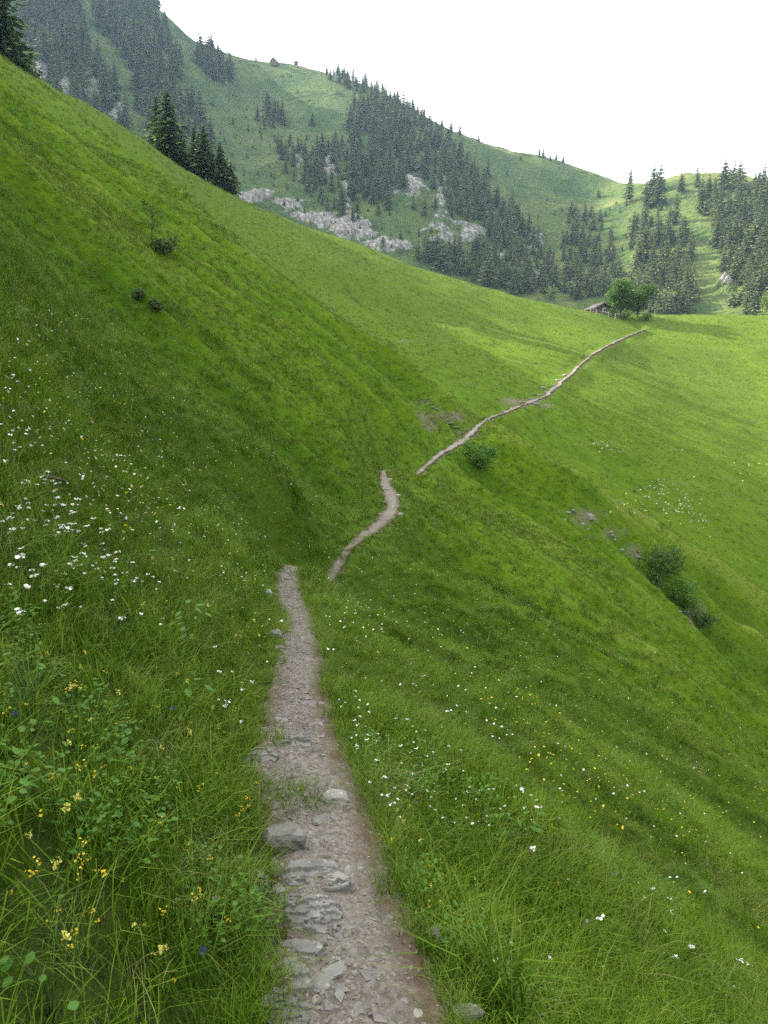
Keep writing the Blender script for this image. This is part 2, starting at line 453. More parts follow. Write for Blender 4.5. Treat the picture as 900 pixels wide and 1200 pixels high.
def mat_meadow():
    T = NT('meadow_ground')
    p = T.pos()
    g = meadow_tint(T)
    fine = T.noise(p, 6.0, 5, 0.7)
    g = T.mix(T.ramp(fine, .35, .7), g, T.mix(.5, g, (0.045, 0.085, 0.012)))
    scr = T.noise(T.pos((.5, 1, .5)), 1.3, 5, 0.65)
    g = T.mix(T.ramp(scr, .68, .76, 0, .35), g, (0.20, 0.20, 0.07))
    gp = T.n('ShaderNodeSeparateXYZ'); T.l(p, gp.inputs[0])
    g = T.mix(T.ramp(gp.outputs['Y'], 4, 20, .8, 0), g, (0.030, 0.042, 0.012))      # thatch and soil, darkened to paint in the shade between near blades
    soil = T.attr('soil')
    g = T.mix(soil, g, T.mix(T.noise(p, 9, 4), (0.14, 0.105, 0.075), (0.24, 0.21, 0.18)))
    h = T.math('ADD', T.noise(p, 14, 4, .7), T.math('MULTIPLY', T.noise(p, 2.2, 4, .6), 2.5))
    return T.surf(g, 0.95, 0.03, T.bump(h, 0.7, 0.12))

def mat_grass(name, dry=0.0, dark=False):
    T = NT(name)
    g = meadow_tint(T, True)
    oi = T.n('ShaderNodeObjectInfo')
    r = oi.outputs['Random']
    g = T.mix(T.ramp(r, .45, 0, 0, .7), g, (0.028, 0.082, 0.004))
    g = T.mix(T.ramp(r, .62, 1, 0, .5), g, (0.165, 0.255, 0.018))
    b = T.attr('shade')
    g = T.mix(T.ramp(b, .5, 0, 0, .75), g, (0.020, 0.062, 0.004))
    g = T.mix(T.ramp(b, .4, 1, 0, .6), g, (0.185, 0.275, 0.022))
    if dry: g = T.mix(dry, g, (0.42, 0.36, 0.19))
    return T.surf(g, 0.6, 0.08, None, 0.12)

def mat_path():
    T = NT('trodden_earth')
    p = T.pos()
    c = T.mix(T.ramp(T.noise(p, 3.0, 5, .6), .35, .68), (0.096, 0.083, 0.067), (0.185, 0.166, 0.140))
    c = T.mix(T.ramp(T.noise(p, 26, 4, .7), .45, .75, 0, .7), c, (0.27, 0.25, 0.225))
    c = T.mix(T.ramp(T.voro(p, 60), .0, .30, .4, 0), c, (0.32, 0.30, 0.275))
    peb = T.n('ShaderNodeTexVoronoi'); peb.inputs['Scale'].default_value = 75; T.l(p, peb.inputs['Vector'])
    pc = T.n('ShaderNodeSeparateColor'); T.l(peb.outputs['Color'], pc.inputs[0])
    c = T.mix(T.ramp(pc.outputs[0], .6, 1, 0, .5), c, (0.30, 0.275, 0.24))
    c = T.mix(T.ramp(pc.outputs[1], .55, 1, 0, .6), c, (0.085, 0.068, 0.052))
    fy = T.n('ShaderNodeSeparateXYZ'); T.l(p, fy.inputs[0])
    c = T.mix(T.ramp(fy.outputs['Y'], 8, 50, 0, .75), c, T.mix(T.ramp(T.noise(p, .9, 4, .7), .35, .65), (0.20, 0.175, 0.14), (0.36, 0.335, 0.29)))      # paler, stonier ground higher up
    edge = T.attr('edge')
    e2 = T.math('ADD', edge, T.math('MULTIPLY', T.math('SUBTRACT', T.noise(p, 7, 4, .7), .5), 1.1))
    c = T.mix(T.ramp(e2, .40, .85, 0, .9), c, (0.088, 0.058, 0.034))
    h = T.math('ADD', T.noise(p, 45, 5, .75), T.math('MULTIPLY', T.voro(p, 38), 0.7))
    return T.surf(c, 0.92, 0.15, T.bump(h, 0.85, 0.012))

def mat_rock(name, a, b, lines=True, sc=1.0):
    T = NT(name)
    p = T.pos(); 
    c = T.mix(T.ramp(T.noise(p, 7 * sc, 6, .65), .32, .7), a, b)
    lay = T.noise(T.pos((1.2, 1.2, 5), (0.25, -.2, 0)), 6 * sc, 4, .6)
    c = T.mix(T.ramp(lay, .40, .62, .55 if lines else .2, 0), c, tuple(x * .45 for x in a))
    lich = T.noise(p, 30 * sc, 3, .6)
    c = T.mix(T.ramp(lich, .62, .72, 0, .6), c, (0.44, 0.43, 0.40))
    h = T.math('ADD', T.noise(p, 22 * sc, 6, .7), T.math('MULTIPLY', lay, 1.4))
    return T.surf(c, 0.85, 0.3, T.bump(h, 0.8, 0.012 / sc))

def mat_hill():
    T = NT('hillside_ground')
    p = T.pos()
    g = T.mix(T.ramp(T.noise(p, 0.03, 4), .35, .65), (0.034, 0.072, 0.018), (0.072, 0.115, 0.026))
    st = T.noise(T.pos((1, .45, .45)), 0.06, 4, .6)
    g = T.mix(T.ramp(st, .45, .75, 0, .6), g, (0.14, 0.165, 0.045))
    g = T.mix(T.ramp(T.noise(p, 0.35, 5, .7), .50, .62, 0, .8), g, (0.028, 0.052, 0.02))
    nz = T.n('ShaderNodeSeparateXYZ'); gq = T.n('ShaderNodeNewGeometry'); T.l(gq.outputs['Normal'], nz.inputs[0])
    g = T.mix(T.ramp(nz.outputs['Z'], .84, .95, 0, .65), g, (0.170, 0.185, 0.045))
    rock = T.attr('rock')
    rn = T.noise(T.pos((1, 1, .4)), 0.34, 8, .78)
    rc = T.mix(T.ramp(rn, .38, .60), (0.060, 0.062, 0.058), (0.40, 0.385, 0.36))
    ck = T.voro(T.pos((1, 1, .45)), .35, 'DISTANCE_TO_EDGE')
    rc = T.mix(T.ramp(ck, .0, .10, .7, 0), rc, (0.05, 0.055, 0.045))
    rc = T.mix(T.ramp(T.noise(T.pos((.25, .25, 2.2)), 0.22, 5, .65), .52, .6, 0, .5), rc, (0.12, 0.12, 0.105))
    m = T.ramp(T.math('ADD', rock, T.math('MULTIPLY', T.math('SUBTRACT', T.noise(p, 0.13, 6, .75), .5), 2.2)), .40, .62)
    c = T.mix(m, g, rc)
    h = T.math('ADD', T.noise(p, 0.5, 5, .7), T.math('MULTIPLY', T.noise(p, .12, 4), 2))
    return T.surf(c, .95, .1, T.bump(h, .8, 1.6))

def mat_leaf(name, a, b, trans=.25, sc=1.0, top=None):
    T = NT(name)
    p = T.opos()
    c = T.mix(T.ramp(T.noise(p, 1.4 * sc, 3), .3, .7), a, b)
    oi = T.n('ShaderNodeObjectInfo')
    c = T.mix(T.ramp(oi.outputs['Random'], 0, 1, 0, .35), c, b)
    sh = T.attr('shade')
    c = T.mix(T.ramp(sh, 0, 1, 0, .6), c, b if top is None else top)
    return T.surf(c, .6, .2, None, trans)

def mat_wood(name, a, b, sc=1.0, ax=(14, 14, 1)):
    T = NT(name)
    p = T.opos(ax)
    c = T.mix(T.ramp(T.noise(p, 2.2 * sc, 5, .65), .3, .7), a, b)
    return T.surf(c, .85, .2, T.bump(T.noise(p, 5 * sc, 4), .5, .02))

def mat_plain(name, c, rough=.7, var=.25, sc=3.0, trans=0.0):
    T = NT(name)
    cc = T.mix(T.ramp(T.noise(T.opos(), sc, 4), .3, .7), tuple(x * (1 - var) for x in c), c)
    return T.surf(cc, rough, .3, None, trans)

M = dict(
    gravel=mat_rock('path_chips', (0.145, 0.125, 0.102), (0.285, 0.258, 0.22), False, 3.0),
    meadow=mat_meadow(), path=mat_path(), hill=mat_hill(),
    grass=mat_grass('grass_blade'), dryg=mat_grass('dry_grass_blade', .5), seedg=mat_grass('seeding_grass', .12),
    herb=mat_leaf('herb_leaf', (0.05, 0.13, 0.018), (0.10, 0.23, 0.03), .3, 6),
    slate=mat_rock('grey_slate', (0.145, 0.138, 0.128), (0.27, 0.26, 0.242)), pale=mat_rock('pale_limestone', (0.19, 0.178, 0.16), (0.32, 0.305, 0.28), False),
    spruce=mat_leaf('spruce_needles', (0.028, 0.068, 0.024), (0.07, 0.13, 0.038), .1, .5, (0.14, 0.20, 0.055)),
    farspruce=mat_leaf('far_spruce_needles', (0.034, 0.070, 0.032), (0.115, 0.150, 0.050), .12, .12, (0.20, 0.21, 0.07)),  # last colour : sunlit tips painted onto the outer sprays
    bark=mat_wood('spruce_bark', (0.08, 0.058, 0.042), (0.17, 0.13, 0.10)),
    leaf=mat_leaf('broad_leaves', (0.030, 0.080, 0.014), (0.07, 0.15, 0.022), .2, .5, (0.12, 0.20, 0.03)),
    lightleaf=mat_leaf('pale_green_leaves', (0.11, 0.18, 0.045), (0.20, 0.27, 0.07), .25, .3),
    darkleaf=mat_leaf('dark_shrub_leaves', (0.032, 0.080, 0.018), (0.075, 0.15, 0.028), .25, 2, (0.13, 0.22, 0.04)),
    bushleaf=mat_leaf('shrub_leaves', (0.06, 0.15, 0.022), (0.12, 0.24, 0.035), .3, 2),
    juniper=mat_leaf('juniper_needles', (0.028, 0.062, 0.022), (0.07, 0.115, 0.036), .1, 2),
    log=mat_wood('weathered_dark_boards', (0.055, 0.040, 0.032), (0.12, 0.088, 0.066), 1, (2, 2, 9)),
    roof=mat_wood('grey_shingles', (0.045, 0.042, 0.04), (0.085, 0.08, 0.077), 1, (3, 9, 3)),
    white=mat_plain('white_paint', (0.80, 0.79, 0.76)), glass=mat_plain('dark_pane', (0.03, 0.04, 0.05), .1),
    post=mat_wood('grey_fence_wood', (0.17, 0.155, 0.14), (0.28, 0.26, 0.24)),
    hutred=mat_wood('brown_hut_boards', (0.085, 0.055, 0.045), (0.14, 0.095, 0.075)),
    stick=mat_wood('dead_branch_bark', (0.05, 0.036, 0.03), (0.11, 0.085, 0.07)),
    petal=mat_plain('white_petals', (0.82, 0.82, 0.78), .6, .08, 20, .25), yellow=mat_plain('yellow_petals', (0.78, 0.58, 0.03), .6, .2, 20, .25),
    paleyellow=mat_plain('pale_yellow_petals', (0.75, 0.70, 0.16), .6, .2, 20, .25), blue=mat_plain('blue_petals', (0.10, 0.10, 0.55), .6, .2, 20, .2), lilac=mat_plain('lilac_petals', (0.45, 0.28, 0.55), .6, .2, 20, .2),
    stem=mat_plain('flower_stems', (0.08, 0.16, 0.03), .6, .3, 9, .2), cream=mat_plain('cream_flower_heads', (0.55, 0.56, 0.42), .8, .2, 9, .1),
)

# ------------------------------------------------------------------ world and sun
SUN_EL, SUN_AZ = R(31), R(67)          # azimuth turned from +Y (ahead) towards -X (left)
sdir = Vector((-math.sin(SUN_AZ) * math.cos(SUN_EL), math.cos(SUN_AZ) * math.cos(SUN_EL), math.sin(SUN_EL)))
w = bpy.data.worlds.new('World'); scn.world = w; w.use_nodes = True
wt = w.node_tree; wt.nodes.clear()
wo = wt.nodes.new('ShaderNodeOutputWorld'); bg = wt.nodes.new('ShaderNodeBackground')
sk = wt.nodes.new('ShaderNodeTexSky'); sk.sky_type = 'NISHITA'; sk.sun_disc = False
sk.sun_elevation = SUN_EL; sk.sun_rotation = -SUN_AZ
sk.air_density = 1.0; sk.dust_density = 2.5; sk.ozone_density = 1.0; sk.altitude = 1500
# thin veil of bright high cloud over the blue
tc = wt.nodes.new('ShaderNodeTexCoord'); cn = wt.nodes.new('ShaderNodeTexNoise'); cn.inputs['Scale'].default_value = 2.2; cn.inputs['Detail'].default_value = 5
wt.links.new(tc.outputs['Generated'], cn.inputs['Vector'])
mr = wt.nodes.new('ShaderNodeMapRange'); mr.inputs['From Min'].default_value = .3; mr.inputs['From Max'].default_value = .7; mr.inputs['To Min'].default_value = .65; mr.inputs['To Max'].default_value = .98
wt.links.new(cn.outputs['Fac'], mr.inputs['Value'])
cm = wt.nodes.new('ShaderNodeMix'); cm.data_type = 'RGBA'
wt.links.new(mr.outputs[0], cm.inputs[0]); wt.links.new(sk.outputs[0], cm.inputs[6]); cm.inputs[7].default_value = (6.6, 6.35, 6.0, 1)
vd = wt.nodes.new('ShaderNodeVectorMath'); vd.operation = 'DOT_PRODUCT'; vd.inputs[1].default_value = sdir
wt.links.new(tc.outputs['Generated'], vd.inputs[0])
vr = wt.nodes.new('ShaderNodeMapRange'); vr.inputs['From Min'].default_value = -.7; vr.inputs['From Max'].default_value = 1.0; vr.inputs['To Min'].default_value = .38; vr.inputs['To Max'].default_value = 2.1
wt.links.new(vd.outputs['Value'], vr.inputs['Value'])
vs = wt.nodes.new('ShaderNodeVectorMath'); vs.operation = 'SCALE'; vs.inputs[0].default_value = (6.5, 6.35, 6.15)
wt.links.new(vr.outputs[0], vs.inputs['Scale']); wt.links.new(vs.outputs[0], cm.inputs[7])
wt.links.new(cm.outputs[2], bg.inputs['Color']); bg.inputs['Strength'].default_value = 0.09
wt.links.new(bg.outputs[0], wo.inputs['Surface'])
sl = bpy.data.lights.new('sun', 'SUN'); sl.energy = 4.3; sl.angle = R(0.5); sl.color = (1.0, 0.91, 0.74)
so = bpy.data.objects.new('sun', sl); COL.objects.link(so)
so.rotation_euler = sdir.to_track_quat('Z', 'Y').to_euler()
so.location = (-200, 100, 300)
scn.view_settings.view_transform = 'Standard'; scn.view_settings.look = 'None'; scn.view_settings.gamma = 1; scn.view_settings.use_curve_mapping = False
scn.view_settings.exposure = 1.92
scn.cycles.use_denoising = False
scn.cycles.adaptive_threshold = 0.012
scn.cycles.max_bounces = 4; scn.cycles.diffuse_bounces = 2; scn.cycles.glossy_bounces = 1; scn.cycles.transmission_bounces = 2; scn.cycles.volume_bounces = 0; scn.cycles.transparent_max_bounces = 6

# ------------------------------------------------------------------ ground
def grid_faces(nr, nc):
    i = np.arange(nr * nc).reshape(nr, nc)
    return np.stack([i[:-1, :-1], i[:-1, 1:], i[1:, 1:], i[1:, :-1]], -1).reshape(-1, 4)

def add_attr(me, name, vals):
    a = me.attributes.new(name, 'FLOAT', 'POINT'); a.data.foreach_set('value', np.asarray(vals, np.float32))

uu = np.arange(-0.92, 0.9201, 0.0042); vv = np.arange(math.log(4.0), math.log(265.0), 0.0042)
U, Vv = np.meshgrid(uu, vv)
Yg = np.exp(Vv) - 10.0; Xg = U * (Yg + 10.0)
Zg = height(Xg, Yg)
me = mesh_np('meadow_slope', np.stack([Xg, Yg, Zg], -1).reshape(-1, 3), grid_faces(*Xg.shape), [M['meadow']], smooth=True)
d_ = np.abs(Xg - path_x(Yg)); pw_ = path_w(Yg)
soil = (1 - sstep(pw_ * 0.85, pw_ * 1.0 + 0.05, d_)) * (Yg < 161)
# trodden and washed-out spots in the gully and on the slopes
def blob(x, y, rx, ry, s=1.0):
    px, py, _ = project(np.stack([Xg, Yg, Zg], -1))
    return s * np.clip(1.3 - np.sqrt(((px - x) / rx) ** 2 + ((py - y) / ry) ** 2) + 0.9 * fbm(Xg * 1.3, Yg * 1.3, 51, 3), 0, 1)
for b in [(690, 605, 18, 9, .7), (715, 625, 16, 9, .6), (742, 645, 14, 9, .6), (320, 330, 7, 2, .7), (475, 400, 9, 2, .6), (520, 488, 24, 6, 1.0), (548, 508, 12, 6, .9), (505, 500, 16, 4, .7), (605, 470, 16, 4, .8), (640, 475, 10, 3, .6), (815, 720, 10, 14, .6), (500, 470, 12, 4, .5)]:
    soil = np.maximum(soil, blob(*b))
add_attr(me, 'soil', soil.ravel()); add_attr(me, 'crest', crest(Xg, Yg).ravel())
meadow = tag(link('meadow_slope', me), 'steep green alpine meadow slope', None, None, 'structure')

# path strip
ys = np.concatenate([np.arange(-2.0, 5.0, 0.03), np.geomspace(5.0, 161, 900)])
tt = np.linspace(-1, 1, 33)
Yp, Tp = np.meshgrid(ys, tt, indexing='ij')
rag = 1 + (0.22 + .35 * sstep(10, 50, Yp)) * fbm(Yp * 1.6 * (1 - .6 * sstep(30, 60, Yp)), np.sign(Tp) * 5, 61, 3) + (0.10 + .25 * sstep(12, 40, Yp)) * vn(Yp * (7 - 5 * sstep(12, 40, Yp)), np.sign(Tp) * 3, 62)
fr_ = sstep(30, 55, Yp)
rag = rag * (1 - fr_ * np.clip(.9 * vn(Yp * .55, Yp * 0 + 2.2, 66) + .15, 0, .72))
W = path_w(Yp) * rag + 0.03
Xp = path_x(Yp) + Tp * W + fr_ * .8 * path_w(Yp) * vn(Yp * .35, Yp * 0 + 7, 67)
lift = 0.012 + 0.0016 * np.clip(Yp, 0, 200)
edge = np.abs(Tp)
Zp = height(Xp, Yp) + lift * (1 - sstep(.82, 1.0, edge) * 2.2)
Zp += (1 - sstep(.7, 1, edge)) * (0.020 * fbm(Xp * 5, Yp * 5, 63, 4) + 0.010 * vn(Xp * 22, Yp * 22, 64)) * np.clip(1 + Yp / 25, 1, 3)
me = mesh_np('footpath', np.stack([Xp, Yp, Zp], -1).reshape(-1, 3), grid_faces(*Xp.shape)[:, ::-1], [M['path']], smooth=True)
add_attr(me, 'edge', edge.ravel())
footpath = tag(link('footpath', me), 'narrow stony footpath winding across the meadow', None, None, 'structure')

# far hill
yh = np.linspace(235, 860, 420); uh = np.linspace(-0.78, 0.78, 420)
Uh, Yh = np.meshgrid(uh, yh); Xh = Uh * Yh
Zh, rockm = hill_height(Xh, Yh, True)
me = mesh_np('far_hill', np.stack([Xh, Yh, Zh], -1).reshape(-1, 3), grid_faces(*Xh.shape), [M['hill']], smooth=False)
add_attr(me, 'rock', rockm.ravel())
farhill = tag(link('far_hill', me), 'hazy mountainside with pale cliffs and spruce woods', None, None, 'structure')

# fast lookups on the finished surfaces (the same faces that are drawn)
def _bilin(Z, fi, fj):
    i = np.clip(np.floor(fi).astype(int), 0, Z.shape[0] - 2); j = np.clip(np.floor(fj).astype(int), 0, Z.shape[1] - 2)
    a = np.clip(fi - i, 0, 1); b = np.clip(fj - j, 0, 1)
    return Z[i, j] * (1 - a) * (1 - b) + Z[i, j + 1] * (1 - a) * b + Z[i + 1, j] * a * (1 - b) + Z[i + 1, j + 1] * a * b
def height(X, Y):
    X = np.asarray(X, float); Y = np.asarray(Y, float)
    return _bilin(Zg, (np.log(Y + 10.0) - vv[0]) / 0.0042, (X / (Y + 10.0) - uu[0]) / 0.0042)
def hill_height(X, Y):
    X = np.asarray(X, float); Y = np.asarray(Y, float)
    return _bilin(Zh, (Y - yh[0]) / (yh[1] - yh[0]), (X / Y - uh[0]) / (uh[1] - uh[0]))

# ------------------------------------------------------------------ spruces
def spruce_parts(h, r, layers, per, sprays, seed, base=0.06, shape=0.85, lean=0.0):
    """needle sprays of a spruce as kite-shaped faces; returns verts, faces, shade"""
    g = np.random.default_rng(seed)
    V = []; S = []
    tz = []
    for i in range(layers):
        t = (i + g.uniform(-.3, .3)) / layers
        t = min(max(t, 0), 0.985)
        z = h * (base + (1 - base) * t)
        L0 = r * (1 - t) ** shape * (0.72 + 0.28 * math.sin(i * 2.4 + seed)) + 0.02 * h
        if t < 0.12: L0 *= 0.6 + 3 * t
        n = max(3, int(round(per * (0.55 + 0.45 * (1 - t)))))
        a0 = g.uniform(0, 6.28)
        for k in range(n):
            if g.random() < 0.10: continue
            a = a0 + 6.283 * k / n + g.uniform(-.25, .25)
            L = L0 * g.uniform(.62, 1.12)
            drop = g.uniform(.22, .45) * L * (1.0 - 0.5 * t)
            for j in range(sprays):
                s = (j + g.uniform(.3, 1.0)) / sprays
                if s > 1.02: s = 1.02
                px = L * s
                pz = z + 0.10 * L * math.sin(s * 2.2) - drop * s ** 1.6
                ln = L * (0.34 if sprays > 5 else .42) * g.uniform(.7, 1.25) + 0.015 * h
                wd = ln * g.uniform(.42, .75)
                ya = a + g.normal(0, .38) * (1.15 - .5 * s)
                dz = -g.uniform(.12, .55)
                c = np.array([math.cos(a) * px, math.sin(a) * px, pz])
                dirv = np.array([math.cos(ya), math.sin(ya), dz]); dirv /= np.linalg.norm(dirv)
                sd = np.array([-math.sin(ya), math.cos(ya), g.normal(0, .35)])
                p0 = c - dirv * ln * .45; p1 = c + sd * wd * .5 - np.array([0, 0, wd * .28]); p2 = c + dirv * ln * .6; p3 = c - sd * wd * .5 - np.array([0, 0, wd * .28])
                V += [p0, p1, p2, p3]
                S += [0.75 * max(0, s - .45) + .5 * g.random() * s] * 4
    for k in range(4):      # leader
        a = k * 1.57; q = .012 * h
        V += [np.array([0, 0, h * .93]), np.array([q * math.cos(a), q * math.sin(a), h * .955]), np.array([0, 0, h * 1.02]), np.array([q * math.cos(a + .8), q * math.sin(a + .8), h * .95])]
        S += [.3] * 4
    V = np.array(V); V[:, 0] += lean * V[:, 2]
    F4 = np.arange(len(V)).reshape(-1, 4)
    return V, F4, np.clip(np.array(S), 0, 1)

def trunk_geo(h, r0, n=7, seg=5):
    V = []
    for i in range(seg + 1):
        t = i / seg
        rr = r0 * (1 - t) ** .8 + .01 * r0
        V += [(rr * math.cos(6.283 * k / n), rr * math.sin(6.283 * k / n), h * t - (0.6 if i == 0 else 0)) for k in range(n)]
    fs = [(i * n + k, i * n + (k + 1) % n, (i + 1) * n + (k + 1) % n, (i + 1) * n + k) for i in range(seg) for k in range(n)]
    return np.array(V), np.array(fs)

def spruce_mesh(name, mat, *a, trunk=True, **kw):
    h = a[0]
    V, F4, S = spruce_parts(*a, **kw)
    if trunk:
        tv, tf = trunk_geo(h * .95, h * .016, 5, 3)
        F4 = np.concatenate([F4, tf + len(V)]); mi = np.concatenate([np.zeros(len(F4) - len(tf), int), np.ones(len(tf), int)])
        V = np.concatenate([V, tv]); S = np.concatenate([S, np.zeros(len(tv))])
    else: mi = None
    me = mesh_np(name, V, F4, [mat, M['bark']], mi)
    add_attr(me, 'shade', S)
    return me

# the spruces that stand on the skyline of the near slope
def near_spruce(x, y, Y, h, r, label, seed, lift=0.0, base=.1, lean=0.0):
    a, b = ray(x, y)
    X = float(a) * Y
    z = float(height(X, Y))
    t = thing('spruce_tree', (X, Y, z - .1), label, 'tree', 'spruces on the skyline of the meadow')
    tv, tf = trunk_geo(h * .96, h * .017, 8, 6)
    link('trunk', mesh_np('trunk', tv + np.array([0, 0, 0]), tf, [M['bark']], smooth=True), t)
    V, F4, S = spruce_parts(h, r * 1.25, 40, 12, 6, seed, base=base, shape=.8, lean=lean)
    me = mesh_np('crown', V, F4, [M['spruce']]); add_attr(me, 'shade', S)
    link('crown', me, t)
    return t
near_spruce(3, 70, 120, 17.5, 4.6, 'dark spruce cut by the left edge of the photo on the skyline', 101)
near_spruce(186, 190, 146, 12.2, 3.4, 'tallest pair of spruces on the skyline, left tree of the two', 102, base=.08)
near_spruce(199, 196, 143.5, 13.0, 3.6, 'tallest skyline spruce with its bare pale trunk showing at the foot', 103, base=.2)
near_spruce(214, 205, 148, 7.0, 2.3, 'short spruce wedged between the tall pair and the middle spruces', 104)
near_spruce(229, 210, 150, 9.6, 2.6, 'slim left spruce of the two in the middle of the skyline clump', 105)
near_spruce(240, 215, 148, 10.2, 2.9, 'dark right spruce of the two in the middle of the skyline clump', 106)
near_spruce(259, 225, 149, 8.8, 2.7, 'broad bright-tipped spruce near the lower end of the skyline clump', 107, base=.12)
near_spruce(271, 231, 150, 6.4, 2.0, 'smallest spruce at the lower right end of the skyline clump', 108, base=.12)

# woods on the far hill
def in_poly(px, py, poly):
    c = np.zeros(len(px), bool); n = len(poly); j = n - 1
    for i in range(n):
        xi, yi = poly[i]; xj, yj = poly[j]
        if yi != yj:
            c ^= ((yi > py) != (yj > py)) & (px < (xj - xi) * (py - yi) / (yj - yi) + xi)
        j = i
    return c

STANDS = [
    ('left', [(18, 30), (30, -30), (85, -30), (97, 40), (122, 85), (150, 118), (150, 160), (60, 112)], 112, (13, 21), 'shaded spruce in the dense wood at the far left'),
    ('left2', [(95, -40), (178, -20), (205, 48), (214, 85), (190, 108), (152, 80), (118, 40)], 106, (13, 21), 'shaded spruce in the wood under the left summit'),
    ('left3', [(160, 92), (205, 92), (246, 160), (262, 205), (230, 200), (190, 160), (160, 140)], 38, (14, 22), 'blue-shaded spruce on the crag behind the skyline clump'),
    ('top', [(227, 66), (244, 62), (274, 84), (278, 97), (255, 98), (236, 86)], 24, (14, 21), 'dark spruce in the block of trees at the summit notch'),
    ('mid', [(298, 134), (318, 128), (338, 142), (330, 152), (306, 152)], 15, (9, 15), 'spruce in the small clump on the open far slope'),
    ('ridge', [(370, 84), (395, 82), (432, 102), (444, 112), (420, 108), (388, 100)], 24, (8, 14), 'small spruce in the row along the far ridge'),
    ('ridge2', [(432, 104), (468, 120), (492, 134), (486, 142), (456, 128)], 22, (9, 14), 'spruce where the far ridge drops to the right'),
    ('crag', [(318, 165), (352, 175), (402, 172), (418, 215), (420, 262), (385, 250), (340, 215)], 66, (8, 16), 'scattered spruce among the pale ledges left of centre'),
    ('main', [(410, 128), (440, 122), (470, 130), (505, 152), (545, 185), (560, 215), (585, 245), (560, 262), (520, 262), (470, 252), (440, 255), (412, 215)], 185, (12, 20), 'tall spruce in the big wood above the central cliffs'),
    ('low', [(470, 300), (510, 296), (560, 300), (605, 318), (640, 345), (600, 345), (540, 325)], 58, (10, 17), 'spruce at the foot of the central cliffs'),
    ('side', [(560, 225), (600, 250), (640, 300), (655, 345), (620, 335), (585, 295), (560, 262)], 70, (9, 16), 'spruce on the shaded rocky flank right of the central cliffs'),
    ('gull', [(668, 250), (708, 252), (722, 300), (728, 340), (700, 360), (660, 345), (655, 290)], 66, (9, 16), 'spruce in the wood behind the hut'),
    ('right', [(738, 280), (770, 228), (790, 256), (812, 300), (814, 372), (775, 378), (742, 360)], 92, (10, 18), 'sunlit spruce in the wood left of the grassy gap'),
    ('right2', [(805, 226), (845, 220), (900, 222), (925, 240), (925, 380), (862, 372), (838, 320), (836, 270)], 135, (11, 19), 'sunlit spruce in the wood at the right edge'),
]
STANDS.append(('scrub', [(300, 150), (400, 170), (470, 250), (560, 240), (650, 300), (650, 345), (480, 300), (330, 240)], 110, (2.5, 5.5), 'low scrubby conifer on the rocky far hillside'))
STANDS.append(('scrub2', [(215, 110), (300, 130), (330, 235), (255, 190)], 40, (2, 5), 'low scrubby conifer on the slope behind the skyline clump'))
STANDS.append(('scrub3', [(560, 230), (740, 240), (740, 360), (660, 345)], 70, (2, 5), 'low scrubby conifer on the pasture slope behind the hut'))
cand = []     # (x px, y px, h, stand index)
for si, (nm, poly, cnt, hr, lb) in enumerate(STANDS):
    P = np.array(poly, float); lo = P.min(0); hi = P.max(0)
    got = []
    tries = 0
    mind = 0.62 * math.sqrt((hi - lo).prod() * .55 / cnt)
    while len(got) < cnt and tries < 6000:
        tries += 1
        q = lo + (hi - lo) * rng.random(2)
        if not in_poly(np.array([q[0]]), np.array([q[1]]), poly)[0]: continue
        if tries < 4500 and any((q[0] - g[0]) ** 2 + (q[1] - g[1]) ** 2 < mind ** 2 for g in got): continue
        if any(((q[0] - cx) / rx) ** 2 + ((q[1] - cy - 3) / (ry)) ** 2 < .8 for cx, cy, rx, ry in CLIFFS) and rng.random() < .85: continue
        if any(abs(q[0] - cx) < rx * .85 and 0 < q[1] - cy < ry + 26 for cx, cy, rx, ry in CLIFFS) and rng.random() < .9: continue
        got.append(q); cand.append((q[0], q[1], 1.0 * rng.uniform(*hr) * (1 if rng.random() > .3 else rng.uniform(.45, .75)), si))
SINGLES = [(300, 72, 5, 'lone small spruce left of the ridge hut on the summit grass'), (366, 148, 10, 'lone bushy spruce on the open slope below the ridge'), (497, 137, 9, 'single spruce on the skyline past the ridge wood'),
           (518, 150, 8, 'left spruce of the three standing on the far skyline'), (529, 155, 11, 'middle spruce of the three standing on the far skyline'), (539, 160, 11, 'right spruce of the three standing on the far skyline'), (561, 167, 7, 'lone spruce on the bare far skyline'),
           (572, 212, 17, 'dark spruce standing apart on the upper pasture edge'), (632, 184, 8, 'first of the skyline row of small spruces from the left'), (637, 186, 10, 'second of the skyline row of small spruces, the tallest'), (645, 188, 6, 'third of the skyline row of small spruces'), (652, 188, 7, 'fourth of the skyline row of small spruces'), (660, 190, 8, 'last of the skyline row of small spruces on the right'),
           (610, 187, 4, 'tiny bush-like spruce on the far skyline grass'), (701, 231, 7, 'small spruce alone on the sunlit upper pasture'), (737, 238, 23, 'tall slender spruce on the right pasture edge'), (739, 215, 12, 'spruce behind the tall slender one on the right skyline'), (757, 246, 19, 'tall spruce beside the pasture on the right, shadow at its foot'),
           (765, 228, 20, 'left of the two tall spruces rising over the right skyline'), (773, 226, 19, 'right of the two tall spruces rising over the right skyline'), (798, 226, 14, 'thin spruce left of the right-hand summit'), (817, 219, 15, 'spruce on the right-hand summit grass'), (594, 205, 5, 'small bush-like spruce left of the sunlit pasture')]
cx = np.array([c[0] for c in cand] + [s[0] for s in SINGLES]); cy = np.array([c[1] for c in cand] + [s[1] for s in SINGLES])
def hill_hit(x, y):
    P = hit(x, y, hill_height, 285, 760, 240, False)
    bad = np.isnan(P[:, 0])
    for k in np.where(bad)[0]:      # just above the skyline : stand on the crest below
        for dy in range(1, 40):
            q = hit([x[k]], [y[k] + dy], hill_height, 285, 760, 240, False)[0]
            if not np.isnan(q[0]): P[k] = q; break
    return P
